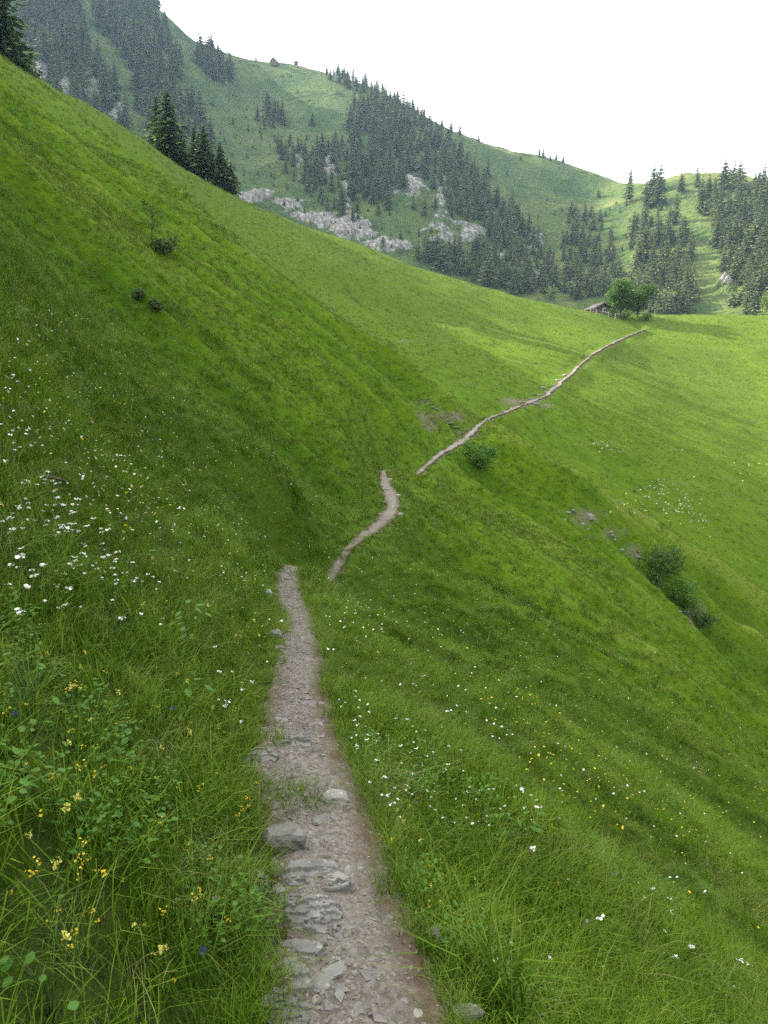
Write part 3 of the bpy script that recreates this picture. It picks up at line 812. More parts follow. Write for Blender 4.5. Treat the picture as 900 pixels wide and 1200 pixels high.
HPos = hill_hit(cx, cy)
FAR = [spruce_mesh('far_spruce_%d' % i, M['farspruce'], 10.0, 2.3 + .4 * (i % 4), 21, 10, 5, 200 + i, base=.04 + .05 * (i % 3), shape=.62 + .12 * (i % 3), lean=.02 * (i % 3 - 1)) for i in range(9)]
info = []
for i in range(len(cx)):
    if np.isnan(HPos[i, 0]): continue
    hh = cand[i][2] if i < len(cand) else SINGLES[i - len(cand)][2]
    info.append((hh / HPos[i, 1] + (1 if i >= len(cand) else 0), i, hh))
info.sort(reverse=True)
rest = []
for rank, (_, i, hh) in enumerate(info):
    vi = int(rng.integers(len(FAR))); s = hh / 10.0; wv = s * rng.uniform(.85, 1.25); rz = rng.uniform(0, 6.28)
    if rank < 296:
        o = link('far_spruce', FAR[vi]); o.location = HPos[i] - np.array([0, 0, .5]); o.scale = (wv, wv, s); o.rotation_euler = (0, 0, rz)
        if i >= len(cand): tag(o, SINGLES[i - len(cand)][3], 'tree', 'lone spruces on the far hillside')
        else: tag(o, STANDS[cand[i][3]][4], 'tree', 'spruces: ' + STANDS[cand[i][3]][4])
    else:
        rest.append((vi, HPos[i] - np.array([0, 0, .5]), wv, s, rz))
def join_copies(name, protos, rest, mats):
    cache = {}
    VV = []; FF = []; MI = []; SS = []; n = 0
    for (vi, loc, wv, s, rz) in rest:
        if vi not in cache:
            me = protos[vi]
            co = np.empty(len(me.vertices) * 3, np.float32); me.vertices.foreach_get('co', co)
            lv = np.empty(len(me.loops), np.int32); me.loops.foreach_get('vertex_index', lv)
            mi = np.empty(len(me.polygons), np.int32); me.polygons.foreach_get('material_index', mi)
            sh = np.empty(len(me.vertices), np.float32); me.attributes['shade'].data.foreach_get('value', sh)
            cache[vi] = (co.reshape(-1, 3), lv.reshape(-1, 4), mi, sh)
        co, f, mi, sh = cache[vi]
        c, sn = math.cos(rz), math.sin(rz)
        p = co * np.array([wv, wv, s]); p = np.stack([p[:, 0] * c - p[:, 1] * sn, p[:, 0] * sn + p[:, 1] * c, p[:, 2]], 1) + loc
        VV.append(p); FF.append(f + n); MI.append(mi); SS.append(sh); n += len(p)
    me = mesh_np(name, np.concatenate(VV), np.concatenate(FF), mats, np.concatenate(MI))
    add_attr(me, 'shade', np.concatenate(SS))
    return me
if rest:
    tag(link('spruce_forest', join_copies('spruce_forest', FAR, rest, [M['farspruce'], M['bark']])), 'remaining smaller spruces of the far hillside woods', None, None, 'stuff')

# ------------------------------------------------------------------ leafy crowns
def leaf_cloud(lobes, n, size, seed, flat=.5):
    """many leaf-sized faces spread through lobes (x, y, z, rx, ry, rz), thin inside"""
    g = np.random.default_rng(seed)
    wts = np.array([l[3] * l[4] * l[5] for l in lobes]) ** .7; wts /= wts.sum()
    k = g.choice(len(lobes), n, p=wts)
    L = np.array(lobes)[k]
    d = g.normal(size=(n, 3)); d /= np.linalg.norm(d, axis=1)[:, None]
    rad = g.random(n) ** .42
    # twig clumps : leaves gather round clump centres
    c = L[:, :3] + d * L[:, 3:] * rad[:, None] * .9
    nc = max(8, n // 22)
    cc = c[g.choice(n, nc)]
    j = g.integers(0, nc, n)
    c = np.where((g.random(n) < .7)[:, None], cc[j] + g.normal(0, size * 1.1, (n, 3)), c)
    a = g.normal(size=(n, 3)); a[:, 2] *= flat; a /= np.linalg.norm(a, axis=1)[:, None]
    b = np.cross(a, g.normal(size=(n, 3))); b /= np.linalg.norm(b, axis=1)[:, None] + 1e-9
    s = size * g.uniform(.6, 1.3, (n, 1))
    V = np.stack([c - a * s * .6, c + b * s * .35, c + a * s * .7, c - b * s * .35], 1).reshape(-1, 3)
    S = np.repeat(np.clip(g.random(n) * .8, 0, 1), 4)
    return V, np.arange(n * 4).reshape(-1, 4), S

def limbs_mesh(lobes, h0, r0, seed):
    g = np.random.default_rng(seed); mb = MB()
    mb.tube([(0, 0, -.4), (0.02, 0, h0 * .5), (0.05, 0.03, h0)], [r0, r0 * .8, r0 * .6], 7)
    for l in lobes:
        m = np.array([l[0] * .4, l[1] * .4, h0 + (l[2] - h0) * .45])
        mb.tube([(0.05, .03, h0 * .9), m + g.normal(0, .05, 3), np.array(l[:3])], [r0 * .5, r0 * .35, r0 * .12], 5)
    return mb.mesh('limbs', [M['bark']], True)

def leafy(name, loc, lobes, n, size, mat, label, cat, group, seed, h0, r0, crown='crown', wood='trunk', flat=.5):
    t = thing(name, loc, label, cat, group)
    me = limbs_mesh(lobes, h0, r0, seed); me.name = wood
    link(wood, me, t)
    V, f, S = leaf_cloud(lobes, n, size, seed, flat)
    me = mesh_np(crown, V, f, [mat]); add_attr(me, 'shade', S)
    link(crown, me, t)
    return t

def gpos(x, y, Y):
    a, b = ray(x, y); X = float(a) * Y
    return np.array([X, Y, float(height(X, Y))])
def lobeset(w, h, n, seed, z0=.55, k=.42):
    g = np.random.default_rng(seed)
    out = [(0, 0, h * z0, w * .33, w * .33, h * .36)]
    for i in range(n):
        a = 6.283 * i / n + g.uniform(-.4, .4)
        rr = w * .5 * g.uniform(.35, .86); zz = h * g.uniform(.24, .84)
        sc = g.uniform(.65, 1.0)
        out.append((rr * math.cos(a), rr * math.sin(a), zz, w * k * .5 * sc, w * k * .5 * sc, h * .2 * sc))
    return out

leafy('round_tree', gpos(727, 372, 170), lobeset(7.8, 8.6, 12, 301, .50), 4200, .42, M['leaf'], 'taller round broadleaf tree beside the dark wooden hut', 'tree', 'trees beside the hut', 301, 1.3, .2)
leafy('round_tree', gpos(747, 374, 171), lobeset(7.2, 7.4, 11, 302, .50), 3800, .42, M['leaf'], 'shorter broadleaf tree right of the taller one by the hut', 'tree', 'trees beside the hut', 302, 1.2, .18)
for k, (x, w_, h_, lb) in enumerate([(716, 1.8, 1.5, 'dark low bush between the hut and the taller tree'), (733, 2.6, 1.5, 'dark low bush under the two round trees'), (757, 3.0, 1.9, 'dark low bush at the right foot of the shorter tree')]):
    leafy('bush', gpos(x, 375, 168), lobeset(w_, h_, 5, 310 + k), 420, .28, M['darkleaf'], lb, 'bush', 'bushes beside the hut', 310 + k, .4, .06, 'foliage', 'stems')
leafy('leafy_tree', gpos(900, 372, 200) + np.array([0, 0, 1.5]), lobeset(4.6, 9.0, 7, 320), 1300, .42, M['lightleaf'], 'yellow-green tree at the right edge behind the meadow brow', 'tree', None, 320, 2, .16)
# pale broadleaf trees at the foot of the far hill
for k, (x, y, h_, lb) in enumerate([(782, 365, 11, 'pale bushy broadleaf tree right of the round trees, at the wood edge'), (603, 332, 9, 'pale broadleaf tree at the wood foot right of the cliffs'), (545, 322, 8, 'light green tree in front of the spruces below the cliffs'), (568, 330, 8, 'light green tree left of the pale one at the wood foot'), (646, 352, 7, 'small light green tree above the meadow brow'), (520, 316, 6, 'small light tree nearest the cliffs at the meadow brow')]):
    p = hill_hit(np.array([x], float), np.array([y], float))[0]
    leafy('broadleaf_tree', p - np.array([0, 0, .5]), lobeset(h_ * .72, h_, 7, 330 + k), 700, .8, M['lightleaf'], lb, 'tree', 'broadleaf trees on the far hillside', 330 + k, h_ * .25, h_ * .02)
# shrubs out on the meadow
leafy('shrub', spot(563, 551) - np.array([0, 0, .25]), lobeset(2.3, 1.9, 9, 340, .5), 2800, .10, M['bushleaf'], 'green rounded shrub just below the path at the gully head', 'shrub', None, 340, .35, .04, 'foliage', 'stems')
leafy('shrub', spot(768, 684) - np.array([0, 0, .5]), lobeset(3.6, 3.2, 11, 341, .5), 4200, .12, M['darkleaf'], 'large dark shrub in the gully on the right', 'shrub', 'shrubs in the gully', 341, .5, .05, 'foliage', 'stems')
leafy('shrub', spot(800, 713) - np.array([0, 0, .5]), lobeset(2.7, 3.0, 9, 342, .5), 2900, .11, M['bushleaf'], 'bright green upright shrub just right of the large dark one', 'shrub', 'shrubs in the gully', 342, .5, .05, 'foliage', 'stems')
leafy('shrub', spot(822, 732) - np.array([0, 0, .5]), lobeset(2.4, 1.7, 8, 343, .5), 1500, .11, M['darkleaf'], 'low shrub at the lower end of the gully shrubs', 'shrub', 'shrubs in the gully', 343, .4, .04, 'foliage', 'stems')
def meadow_hit(x, y): return spot(x, y)
p = meadow_hit(192, 298); sc = p[1] / F
leafy('dark_shrub', p, lobeset(38 * sc, 18 * sc, 6, 344, .45), 1200, 2.6 * sc, M['juniper'], 'dark creeping shrub below the spindly sapling on the slope', 'shrub', 'dark shrubs on the slope', 344, .2, .03, 'foliage', 'stems')
p = meadow_hit(162, 352); sc = p[1] / F
leafy('dark_shrub', p, lobeset(17 * sc, 14 * sc, 5, 345, .5), 700, 2.0 * sc, M['juniper'], 'small dark shrub, left one of the pair on the slope', 'shrub', 'dark shrubs on the slope', 345, .12, .02, 'foliage', 'stems')
p = meadow_hit(183, 364); sc = p[1] / F
leafy('dark_shrub', p, lobeset(18 * sc, 14 * sc, 5, 346, .5), 700, 2.0 * sc, M['juniper'], 'small dark shrub, right one of the pair on the slope', 'shrub', 'dark shrubs on the slope', 346, .12, .02, 'foliage', 'stems')
leafy('dark_shrub', gpos(40, 100, 121), lobeset(3.2, 2.6, 6, 347, .5), 500, .3, M['juniper'], 'small dark bush on the skyline right of the edge spruce', 'shrub', None, 347, .4, .06, 'foliage', 'stems')
p = meadow_hit(178, 288); sc = p[1] / F
t = thing('sapling', p, 'spindly sparse sapling above the dark creeping shrub', 'tree')
mb = MB(); g = np.random.default_rng(5)
tips = []
mb.tube([(0, 0, -.2), (.5 * sc, 0, 14 * sc), (2 * sc, 0, 30 * sc), (3 * sc, 0, 44 * sc)], [.8 * sc, .6 * sc, .4 * sc, .15 * sc], 6)
for k in range(14):
    z = g.uniform(8, 40) * sc; a = g.uniform(0, 6.28); L = g.uniform(7, 15) * sc
    e = np.array([math.cos(a) * L, math.sin(a) * L, z + L * .6]); tips.append(e)
    mb.tube([(z * .05, 0, z), e * np.array([.5, .5, 1]) - np.array([0, 0, .1 * L]), e], [.35 * sc, .22 * sc, .1 * sc], 4)
link('trunk', mb.mesh('trunk', [M['stick']], True), t)
V, f, S = leaf_cloud([(e[0], e[1], e[2], 4 * sc, 4 * sc, 3.5 * sc) for e in tips], 700, 1.7 * sc, 9)
me = mesh_np('leaves', V, f, [M['bushleaf']]); add_attr(me, 'shade', S); link('leaves', me, t)

# ------------------------------------------------------------------ huts and fence
def hut(loc, rz, L, Wd, hw, hr, label, wall_m, detail=True, group=None):
    """gable faces -Y locally"""
    t = thing('wooden_hut', loc, label, 'hut', group, rz)
    mb = MB()
    x, y = Wd / 2, L / 2
    V = [(-x, -y, -1.2), (x, -y, -1.2), (x, y, -1.2), (-x, y, -1.2), (-x, -y, hw), (x, -y, hw), (x, y, hw), (-x, y, hw), (0, -y, hw + hr), (0, y, hw + hr)]
    mb.add(V, [(0, 1, 5, 8, 4), (1, 2, 6, 5), (2, 3, 7, 9, 6), (3, 0, 4, 7)])
    if detail:
        for k in range(5):      # log courses standing proud
            z = .25 + k * (hw - .2) / 5
            mb.box((0, -y - .03, z), (Wd + .1, .06, (hw - .2) / 5 * .72)); mb.box((-x - .03, 0, z), (.06, L, (hw - .2) / 5 * .72)); mb.box((x + .03, 0, z), (.06, L, (hw - .2) / 5 * .72))
    link('wall', mb.mesh('wall', [wall_m]), t)
    mb = MB()
    ov = .55 if detail else .4
    for s in (-1, 1):
        a = math.atan2(hr, x); ln = math.hypot(x, hr) + ov
        mb.box((s * (x / 2 + ov * .5 * math.cos(a) - .0), 0, hw + hr / 2 - ov * .5 * math.sin(a) + .1), (ln, L + 2 * ov, .14), (0, s * a, 0))
    mb.box((0, 0, hw + hr + .17), (.3, L + 2 * ov, .12))
    rf = link('roof', mb.mesh('roof', [M['roof'] if detail else wall_m]), t)
    if detail:
        fr = MB(); wx, wz = Wd * .12, hw * .62
        for c, s in (((wx, -y - .10, wz + .42), (1.3, .08, .14)), ((wx, -y - .10, wz - .42), (1.3, .08, .14)), ((wx - .58, -y - .10, wz), (.14, .08, .7)), ((wx + .58, -y - .10, wz), (.14, .08, .7)), ((wx, -y - .10, wz), (.07, .06, .7))): fr.box(c, s)
        wn = link('window', fr.mesh('window', [M['white']]), t)
        pn = MB(); pn.box((wx, -y - .075, wz), (1.02, .03, .7)); link('pane', pn.mesh('pane', [M['glass']]), wn)
        dr = MB(); dr.box((-Wd * .27, -y - .085, .8), (.95, .06, 1.75)); link('door', dr.mesh('door', [M['stick']]), t)
        cb = MB()
        for s in (-1, 1):
            a = math.atan2(hr, x); ln = math.hypot(x, hr) + ov
            cb.box((s * (x / 2 + ov * .5 * math.cos(a)), -y - ov - .03, hw + hr / 2 - ov * .5 * math.sin(a) + .1), (ln, .05, .24), (0, s * a, 0))
        link('bargeboard', cb.mesh('bargeboard', [M['post']]), t)
    return t
hut(gpos(701, 371, 172) + np.array([0, 0, -.1]), R(12), 4.2, 4.2, 1.05, 1.1, 'dark wooden hut with grey roof and white window beside two trees', M['log'])
p = hill_hit(np.array([322.]), np.array([77.]))[0]
hut(p, R(-15), 6, 6.2, 2.4, 3.0, 'tiny brown hut alone on the summit ridge', M['hutred'], False)
p = hill_hit(np.array([347.]), np.array([79.]))[0]
t = thing('raised_stand', p, 'tiny dark stand on posts right of the summit hut', 'stand')
mb = MB(); mb.box((0, 0, 3.2), (3.0, 2.6, 1.7)); link('cabin', mb.mesh('cabin', [M['hutred']]), t)
mb = MB(); mb.box((0, 0, 4.25), (3.8, 3.4, .35), None, 0, .7); link('roof', mb.mesh('roof', [M['hutred']]), t)
for sx in (-1, 1):
    for sy in (-1, 1):
        mb = MB(); mb.box((sx * 1.0, sy * .9, .85), (.45, .45, 3.1)); link('leg', mb.mesh('leg', [M['stick']]), t)
pm = MB(); pm.box((0, 0, .45), (.16, .16, 1.5), None, 0, .8)
pmesh = pm.mesh('fence_post', [M['post']])
for k, (x, lb) in enumerate([(692, 'grey fence post at the left end before the hut'), (698.5, 'pale fence post in front of the hut door'), (705.5, 'pale fence post under the hut window'), (713, 'grey fence post right of the hut'), (721, 'grey fence post in front of the taller round tree')]):
    o = link('fence_post', pmesh); o.location = gpos(x, 374, 166.5) ; o.rotation_euler = (rng.uniform(-.08, .08), rng.uniform(-.08, .08), rng.uniform(0, 3))
    tag(o, lb, 'post', 'fence posts by the hut')
mb = MB()
a0, a1 = gpos(691, 374, 166.3), gpos(722, 374, 166.3)
for zz in (.45, .85):
    n = 6; Pp = [gpos(691 + 31 * k / n, 374, 166.35) + np.array([0, 0, zz + .04 * math.sin(k * 2)]) for k in range(n + 1)]
    mb.tube(Pp, .05, 5)
tag(link('fence_rail', mb.mesh('fence_rail', [M['post']])), 'two thin grey rails along the posts in front of the hut', 'rail')

# ------------------------------------------------------------------ stones
def block_rock(l, w_, h, seed, rough=.12, layered=0):
    """angular rock : jittered rounded box, with bedding steps when layered"""
    g = np.random.default_rng(seed); n = 6
    mb = MB()
    V = []; idx = {}
    fs = []
    def vid(p):
        k = tuple(np.round(p, 5))
        if k not in idx: idx[k] = len(V); V.append(np.array(p, float))
        return idx[k]
    lin = np.linspace(-1, 1, n)
    for ax in range(3):
        for sgn in (-1, 1):
            for i in range(n - 1):
                for j in range(n - 1):
                    q = []
                    for (a, b) in ((i, j), (i + 1, j), (i + 1, j + 1), (i, j + 1)):
                        p = [0, 0, 0]; p[ax] = sgn; p[(ax + 1) % 3] = lin[a]; p[(ax + 2) % 3] = lin[b]; q.append(vid(p))
                    fs.append(q if sgn > 0 else q[::-1])
    V = np.array(V)
    nr = np.linalg.norm(V, axis=1)[:, None]
    V = V * (1 - .28 * (nr - 1) / .73)
    s = seed * 3.7
    V *= 1 + (rough * 1.3 * fbm(V[:, 0] * 1.1 + s, V[:, 1] * 1.1 + V[:, 2] * .7, seed, 3))[:, None]
    if layered:
        lay = np.floor((V[:, 2] + 1) * .5 * layered + .2 * vn(V[:, 0] * 1.5 + s, V[:, 1] * 1.5, seed))
        off = _hash(lay, lay * 0 + seed, 5)
        V[:, 0] += off * .10; V[:, 1] *= 1 + .12 * _hash(lay, lay * 0 + 3, seed); V[:, 0] *= 1 + .08 * _hash(lay, lay * 0 + 7, seed)
    V += g.normal(0, .035, V.shape)
    V *= np.array([l, w_, h]) / 2
    return V, np.array(fs)

def ledge(name, l, w_, h, seed, n, mat):
    """outcrop of bedded rock : thin beds broken back one above the other"""
    N = 96; g = np.random.default_rng(seed)
    ax = np.linspace(-1.08, 1.08, N); X, Y = np.meshgrid(ax, ax)
    s = seed * 1.37
    rim = (np.abs(X) ** 3.2 + np.abs(Y) ** 3.2) ** (1 / 3.2) + .34 * fbm(X * 1.5 + s, Y * 1.5, seed, 5)
    t = (Y * .5 + .5) * .62 + .30 + .24 * fbm(X * .9 + s, Y * 2.0, seed + 1, 4) + .07 * vn(X * 8, Y * 9 + s, seed + 2)
    t = np.clip(t, 0, 1) * n
    k = np.floor(t); fr = t - k
    bed = (k + sstep(.0, .13, fr)) / n                       # steep riser, flat tread
    tilt = np.array([_hash(k * 0 + i, k * 0 + seed, 3)[0, 0] for i in range(n + 2)])[np.clip(k, 0, n).astype(int)]
    z = bed * h + .05 * h * tilt * X + .02 * h * fbm(X * 5, Y * 5 + s, seed + 3, 3)
    crack = np.abs(vn(X * 1.7 + k * 3.3, k * 1.7 + s, seed + 4)); z -= .05 * h * (1 - sstep(0, .10, crack)) * (k > 0)
    z = z * (1 - sstep(.86, 1.0, rim)) - h * .9 * sstep(.86, 1.02, rim)
    V = np.stack([X * l / 2, Y * w_ / 2, z - h * .15], -1).reshape(-1, 3)
    return mesh_np(name, V, grid_faces(N, N), [M[mat]])

def stone(x, y, wpx, dpx, hpx, label, seed, rz=0., layered=0, mat='slate', tilt=(0, 0), name='stone', cat='stone', group='stones on the path', Y=None, sink=.3):
    p = spot(x, y) if Y is None else gpos(x, y, Y)
    sc = p[1] * 1.0 / F
    if layered >= 3: me = ledge(name, wpx * sc * 1.12, dpx * sc * 1.25, hpx * sc * .85, seed, layered, mat); sink = .5
    else:
        V, f = block_rock(wpx * sc, dpx * sc, hpx * sc, seed, .22, layered)
        me = mesh_np(name, V, f, [M[mat]])
    o = link(name, me); o.location = p + np.array([0, 0, hpx * sc * (.5 - sink)]); o.rotation_euler = (tilt[0], tilt[1], rz)
    return tag(o, label, cat, group)
stone(334, 992, 54, 38, 38, 'square grey block of rock at the left edge of the path', 401, R(10), 2, tilt=(R(-6), R(8)))
stone(370, 1034, 80, 50, 26, 'layered grey rock ledge in the path below the square block', 402, R(8), 5, tilt=(R(-3), R(5)))
stone(406, 1027, 22, 18, 14, 'small knob of rock at the right end of the layered ledge', 403, R(30), 2)
stone(368, 1080, 66, 58, 26, 'large tilted slab of layered slate in the lower path', 404, R(10), 6, tilt=(R(-4), R(6)))
stone(346, 878, 36, 34, 14, 'flat stone lying like a step across the path', 405, R(5), 3)
stone(392, 940, 32, 30, 20, 'rounded pale stone half sunk in the path', 406, R(20), 0, 'pale')
stone(306, 893, 40, 40, 12, 'thin layered slab at the left path edge below the grass tuft', 407, R(-8), 5)
stone(378, 968, 26, 20, 18, 'broken grey stone right of the square block', 408, R(40), 2)
stone(380, 990, 18, 16, 12, 'small broken stone under the broken grey one', 409, R(12), 2)
stone(302, 1038, 26, 30, 14, 'flat slate half buried in grass left of the layered ledge', 410, R(-12), 3)
stone(326, 1046, 18, 20, 10, 'small flat slate between the buried slate and the layered ledge', 411, R(25), 2)
stone(352, 1120, 56, 34, 14, 'flat slate directly below the large tilted slab', 412, R(-14), 3)
stone(340, 1150, 62, 50, 18, 'wide cracked slate near the lower left of the path', 413, R(14), 4, tilt=(R(-8), 0))
stone(392, 1140, 34, 24, 9, 'thin flake of slate right below the large tilted slab', 414, R(33), 2)
stone(335, 1190, 70, 46, 20, 'dark slate at the bottom left corner of the path', 415, R(-6), 5, tilt=(R(-6), R(6)))
stone(375, 1155, 30, 26, 12, 'grey slate flake in the gravel at the bottom of the path', 416, R(60), 2)
stone(466, 1112, 20, 16, 8, 'pale pebble in the middle of the lower path', 417, R(20), 0, 'pale')
stone(451, 1137, 24, 16, 9, 'flat grey pebble in the middle of the lower path', 418, R(5), 0)
stone(455, 1162, 22, 20, 10, 'pale angular pebble below the flat grey one', 419, R(45), 0, 'pale')
stone(486, 1190, 24, 18, 9, 'rounded pebble at the bottom edge of the photo', 420, R(0), 0, 'pale')
stone(508, 1100, 20, 20, 18, 'dark stone at the right path edge in the grass', 421, R(15), 2)
stone(545, 1190, 40, 26, 16, 'grey stone under the grass at the bottom right of the path', 422, R(10), 2)
stone(322, 748, 18, 20, 14, 'grey stone in the grass left of the path', 423, R(10), 2)
stone(327, 762, 12, 12, 8, 'small stone just below the grey one left of the path', 424, R(30), 0)
stone(361, 829, 24, 20, 8, 'flat stone on the right half of the middle path', 425, R(12), 2)
stone(340, 757, 16, 12, 6, 'thin stone across the left edge of the upper path', 426, R(0), 2)
stone(312, 697, 12, 20, 8, 'pale stone at the left edge near the top of the near path', 427, R(20), 0, 'pale')
stone(370, 852, 16, 12, 7, 'small stone right of the flat step', 428, R(20), 0)
stone(328, 846, 20, 14, 7, 'small slate left of the path middle above the step', 429, R(-20), 2)
stone(332, 800, 14, 12, 7, 'small stone at the left edge of the path bend', 430, R(-20), 2)
for k, (x, y, w_) in enumerate([(452, 575, 8), (450, 590, 7), (462, 596, 9), (446, 604, 7), (456, 563, 6), (468, 604, 8), (438, 618, 6), (465, 582, 7)]):
    stone(x, y, w_, w_ * 1.2, w_ * .55, 'small pale stone on the second visible stretch of the path', 440 + k, rng.uniform(0, 3), 0, 'pale', group='stones on the second stretch of path')
for k, (x, y, w_) in enumerate([(612, 472, 6), (622, 468, 7), (632, 463, 5), (640, 460, 6), (600, 478, 5), (648, 452, 5), (628, 474, 9), (590, 483, 7), (655, 446, 7), (662, 440, 6), (572, 492, 6), (636, 455, 7)]):
    stone(x, y, w_, w_ * .9, w_ * .35, 'pale stone on the rocky stretch of path climbing to the hut', 460 + k, rng.uniform(0, 3), 0, 'pale', group='stones on the climbing path')
stone(690, 604, 9, 12, 4, 'largest pale slab on the gully floor', 480, R(30), 3, 'pale', group='stones in the gully')
for k in range(22):
    f_ = rng.random(); x = 660 + 95 * f_ + rng.normal(0, 7); y = 592 + 66 * f_ + rng.normal(0, 5)
    w_ = rng.uniform(2, 5.5)
    stone(x, y, w_, w_ * 1.6, w_ * .45, 'small grey stone in the gully above the large dark shrub', 490 + k, rng.uniform(0, 3), 0, 'pale' if k % 2 else 'slate', group='small stones in the gully')
for k in range(10):
    stone(812 + rng.normal(0, 6), 722 + rng.normal(0, 8), rng.uniform(2, 5), rng.uniform(3, 6), 2, 'grey stone among the lower gully shrubs', 530 + k, rng.uniform(0, 3), 0, group='stones among the gully shrubs')
for k in range(9):
    stone(505 + 5 * k + rng.normal(0, 3), 478 + 3.6 * k + rng.normal(0, 2), rng.uniform(2, 5), 7, 2, 'grey stone at the eroded gully head above the path', 545 + k, rng.uniform(0, 3), 0, group='stones at the gully head')

# loose gravel on the path
g = np.random.default_rng(21)
VV = []; FF = []; n0 = 0
oct_f = np.array([(0, 2, 4), (2, 1, 4), (1, 3, 4), (3, 0, 4), (2, 0, 5), (1, 2, 5), (3, 1, 5), (0, 3, 5)])
N = 9500
Yq = 0.9 + (g.random(N) ** 1.6) * 9.0
tq = np.clip(g.normal(-.18, .44, N), -.98, .98)
lw = g.random(N) < .3
tq = np.where(lw & (Yq < 3.4), -np.clip(np.abs(g.normal(.55, .3, N)), 0, .98), tq)
fi = np.interp(Yq, ys, np.arange(len(ys))); fj = (tq + 1) / 2 * 32
Xq = _bilin(Xp, fi, fj); Yq2 = _bilin(Yp, fi, fj); Zq = _bilin(Zp, fi, fj) + .001
sz = np.exp(g.normal(math.log(.0032), .62, N)) * (1 + Yq * .10)
sz = np.clip(sz, .0022, .019)
for i in range(N):
    a = g.uniform(0, 6.28); l, w2, h2 = sz[i] * g.uniform(.8, 1.8), sz[i] * g.uniform(.6, 1.1), sz[i] * g.uniform(.35, .75)
    P = np.array([(l, 0, 0), (-l, 0, 0), (0, w2, 0), (0, -w2, 0), (l * .2, 0, h2), (0, 0, -h2)]) + g.normal(0, sz[i] * .18, (6, 3))
    # cut the top flat-ish
    c, s = math.cos(a), math.sin(a)
    P = np.stack([P[:, 0] * c - P[:, 1] * s, P[:, 0] * s + P[:, 1] * c, P[:, 2]], 1) + (Xq[i], Yq2[i], Zq[i])
    VV.append(P); FF.append(oct_f + n0); n0 += 6
mi = np.repeat((g.random(N) < .35).astype(int), 8)
tag(link('path_gravel', mesh_np('path_gravel', np.concatenate(VV), np.concatenate(FF), [M['gravel'], M['slate']], mi)), 'loose slate chips and gravel on the path', None, None, 'stuff')

# fallen branch
p = spot(62, 593); sc = p[1] / F
t = thing('fallen_branch', p + np.array([0, 0, .16]), 'short dark dead branch lying in the grass on the left slope', 'branch', None, R(-6))
mb = MB(); mb.tube([(-20 * sc, 0, 1 * sc), (-8 * sc, 0, 2.5 * sc), (4 * sc, 0, 1.2 * sc), (19 * sc, 0, -3 * sc)], [1.2 * sc, 1.9 * sc, 2 * sc, 1.3 * sc], 7); link('limb', mb.mesh('limb', [M['stick']], True), t)
mb = MB(); mb.tube([(-8 * sc, 0, 2 * sc), (-13 * sc, 0, 5 * sc), (-20 * sc, 1 * sc, 5.5 * sc)], [1 * sc, .8 * sc, .4 * sc], 5); link('twig', mb.mesh('twig', [M['stick']], True), t)
mb = MB(); mb.tube([(14 * sc, 0, -1.5 * sc), (19 * sc, 0, -6 * sc), (20 * sc, 0, -9 * sc)], [1 * sc, .7 * sc, .4 * sc], 5); link('twig', mb.mesh('twig', [M['stick']], True), t)

# ------------------------------------------------------------------ grass
def blades(n, hmin, hmax, spread, wd, bend, seed, seg=3):
    g = np.random.default_rng(seed)
    V = []; F4 = []; F3 = []; S = []
    for i in range(n):
        a = g.uniform(0, 6.28); r = spread * math.sqrt(g.random())
        b = np.array([r * math.cos(a), r * math.sin(a), -.03])
        h = g.uniform(hmin, hmax); da = g.uniform(0, 6.28)
        d = np.array([math.cos(da), math.sin(da), 0]); bd = bend * g.uniform(.3, 1.5) * h
        sd = np.array([-math.sin(da + g.normal(0, .5)), math.cos(da), 0]) * wd * g.uniform(.6, 1.3) * .5
        k0 = len(V); sh = g.random()
        for k in range(seg):
            t = k / seg
            c = b + d * bd * t ** 1.9 + np.array([0, 0, h * (t - .28 * bend * t * t * t)])
            wv = 1 - .55 * t
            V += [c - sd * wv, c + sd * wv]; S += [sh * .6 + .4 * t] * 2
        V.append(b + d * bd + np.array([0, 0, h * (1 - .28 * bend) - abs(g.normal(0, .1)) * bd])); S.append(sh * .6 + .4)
        for k in range(seg - 1): F4.append((k0 + 2 * k, k0 + 2 * k + 1, k0 + 2 * k + 3, k0 + 2 * k + 2))
        F3.append((k0 + 2 * seg - 2, k0 + 2 * seg - 1, k0 + 2 * seg))
    return np.array(V), np.array(F4), np.array(F3), np.array(S)
def herb(n, hmin, hmax, spread, ls, seed):
    """low broad-leaved herb : stems carrying oval leaves"""
    g = np.random.default_rng(seed); V = []; F4 = []; S = []
    for i in range(n):
        a = g.uniform(0, 6.28); r = spread * math.sqrt(g.random()); h = g.uniform(hmin, hmax)
        da = g.uniform(0, 6.28); tl = g.uniform(-.2, .5)
        d = np.array([math.cos(da), math.sin(da), tl]); d /= np.linalg.norm(d)
        sd = np.array([-math.sin(da), math.cos(da), g.normal(0, .2)])
        c = np.array([r * math.cos(a), r * math.sin(a), h]); l = ls * g.uniform(.6, 1.3); w_ = l * .33
        k0 = len(V)
        V += [c, c + d * l * .35 + sd * w_, c + d * l * .35 - sd * w_, c + d * l * .75 + sd * w_ * .75, c + d * l * .75 - sd * w_ * .75, c + d * l - np.array([0, 0, l * .12])]
        F4 += [(k0, k0 + 1, k0 + 3, k0 + 5), (k0, k0 + 5, k0 + 4, k0 + 2)]; S += [g.random()] * 6
    return np.array(V), np.array(F4), None, np.array(S)
tufts = bpy.data.collections.new('grass_tufts')      # kept outside the scene : only its instances are seen
def proto(name, geo, mat):
    V, F4, F3, S = geo
    me = mesh_np(name, V, [F4] if F3 is None else [F4, F3], [mat]); add_attr(me, 'shade', S)
    o = bpy.data.objects.new(name, me); tufts.objects.link(o)
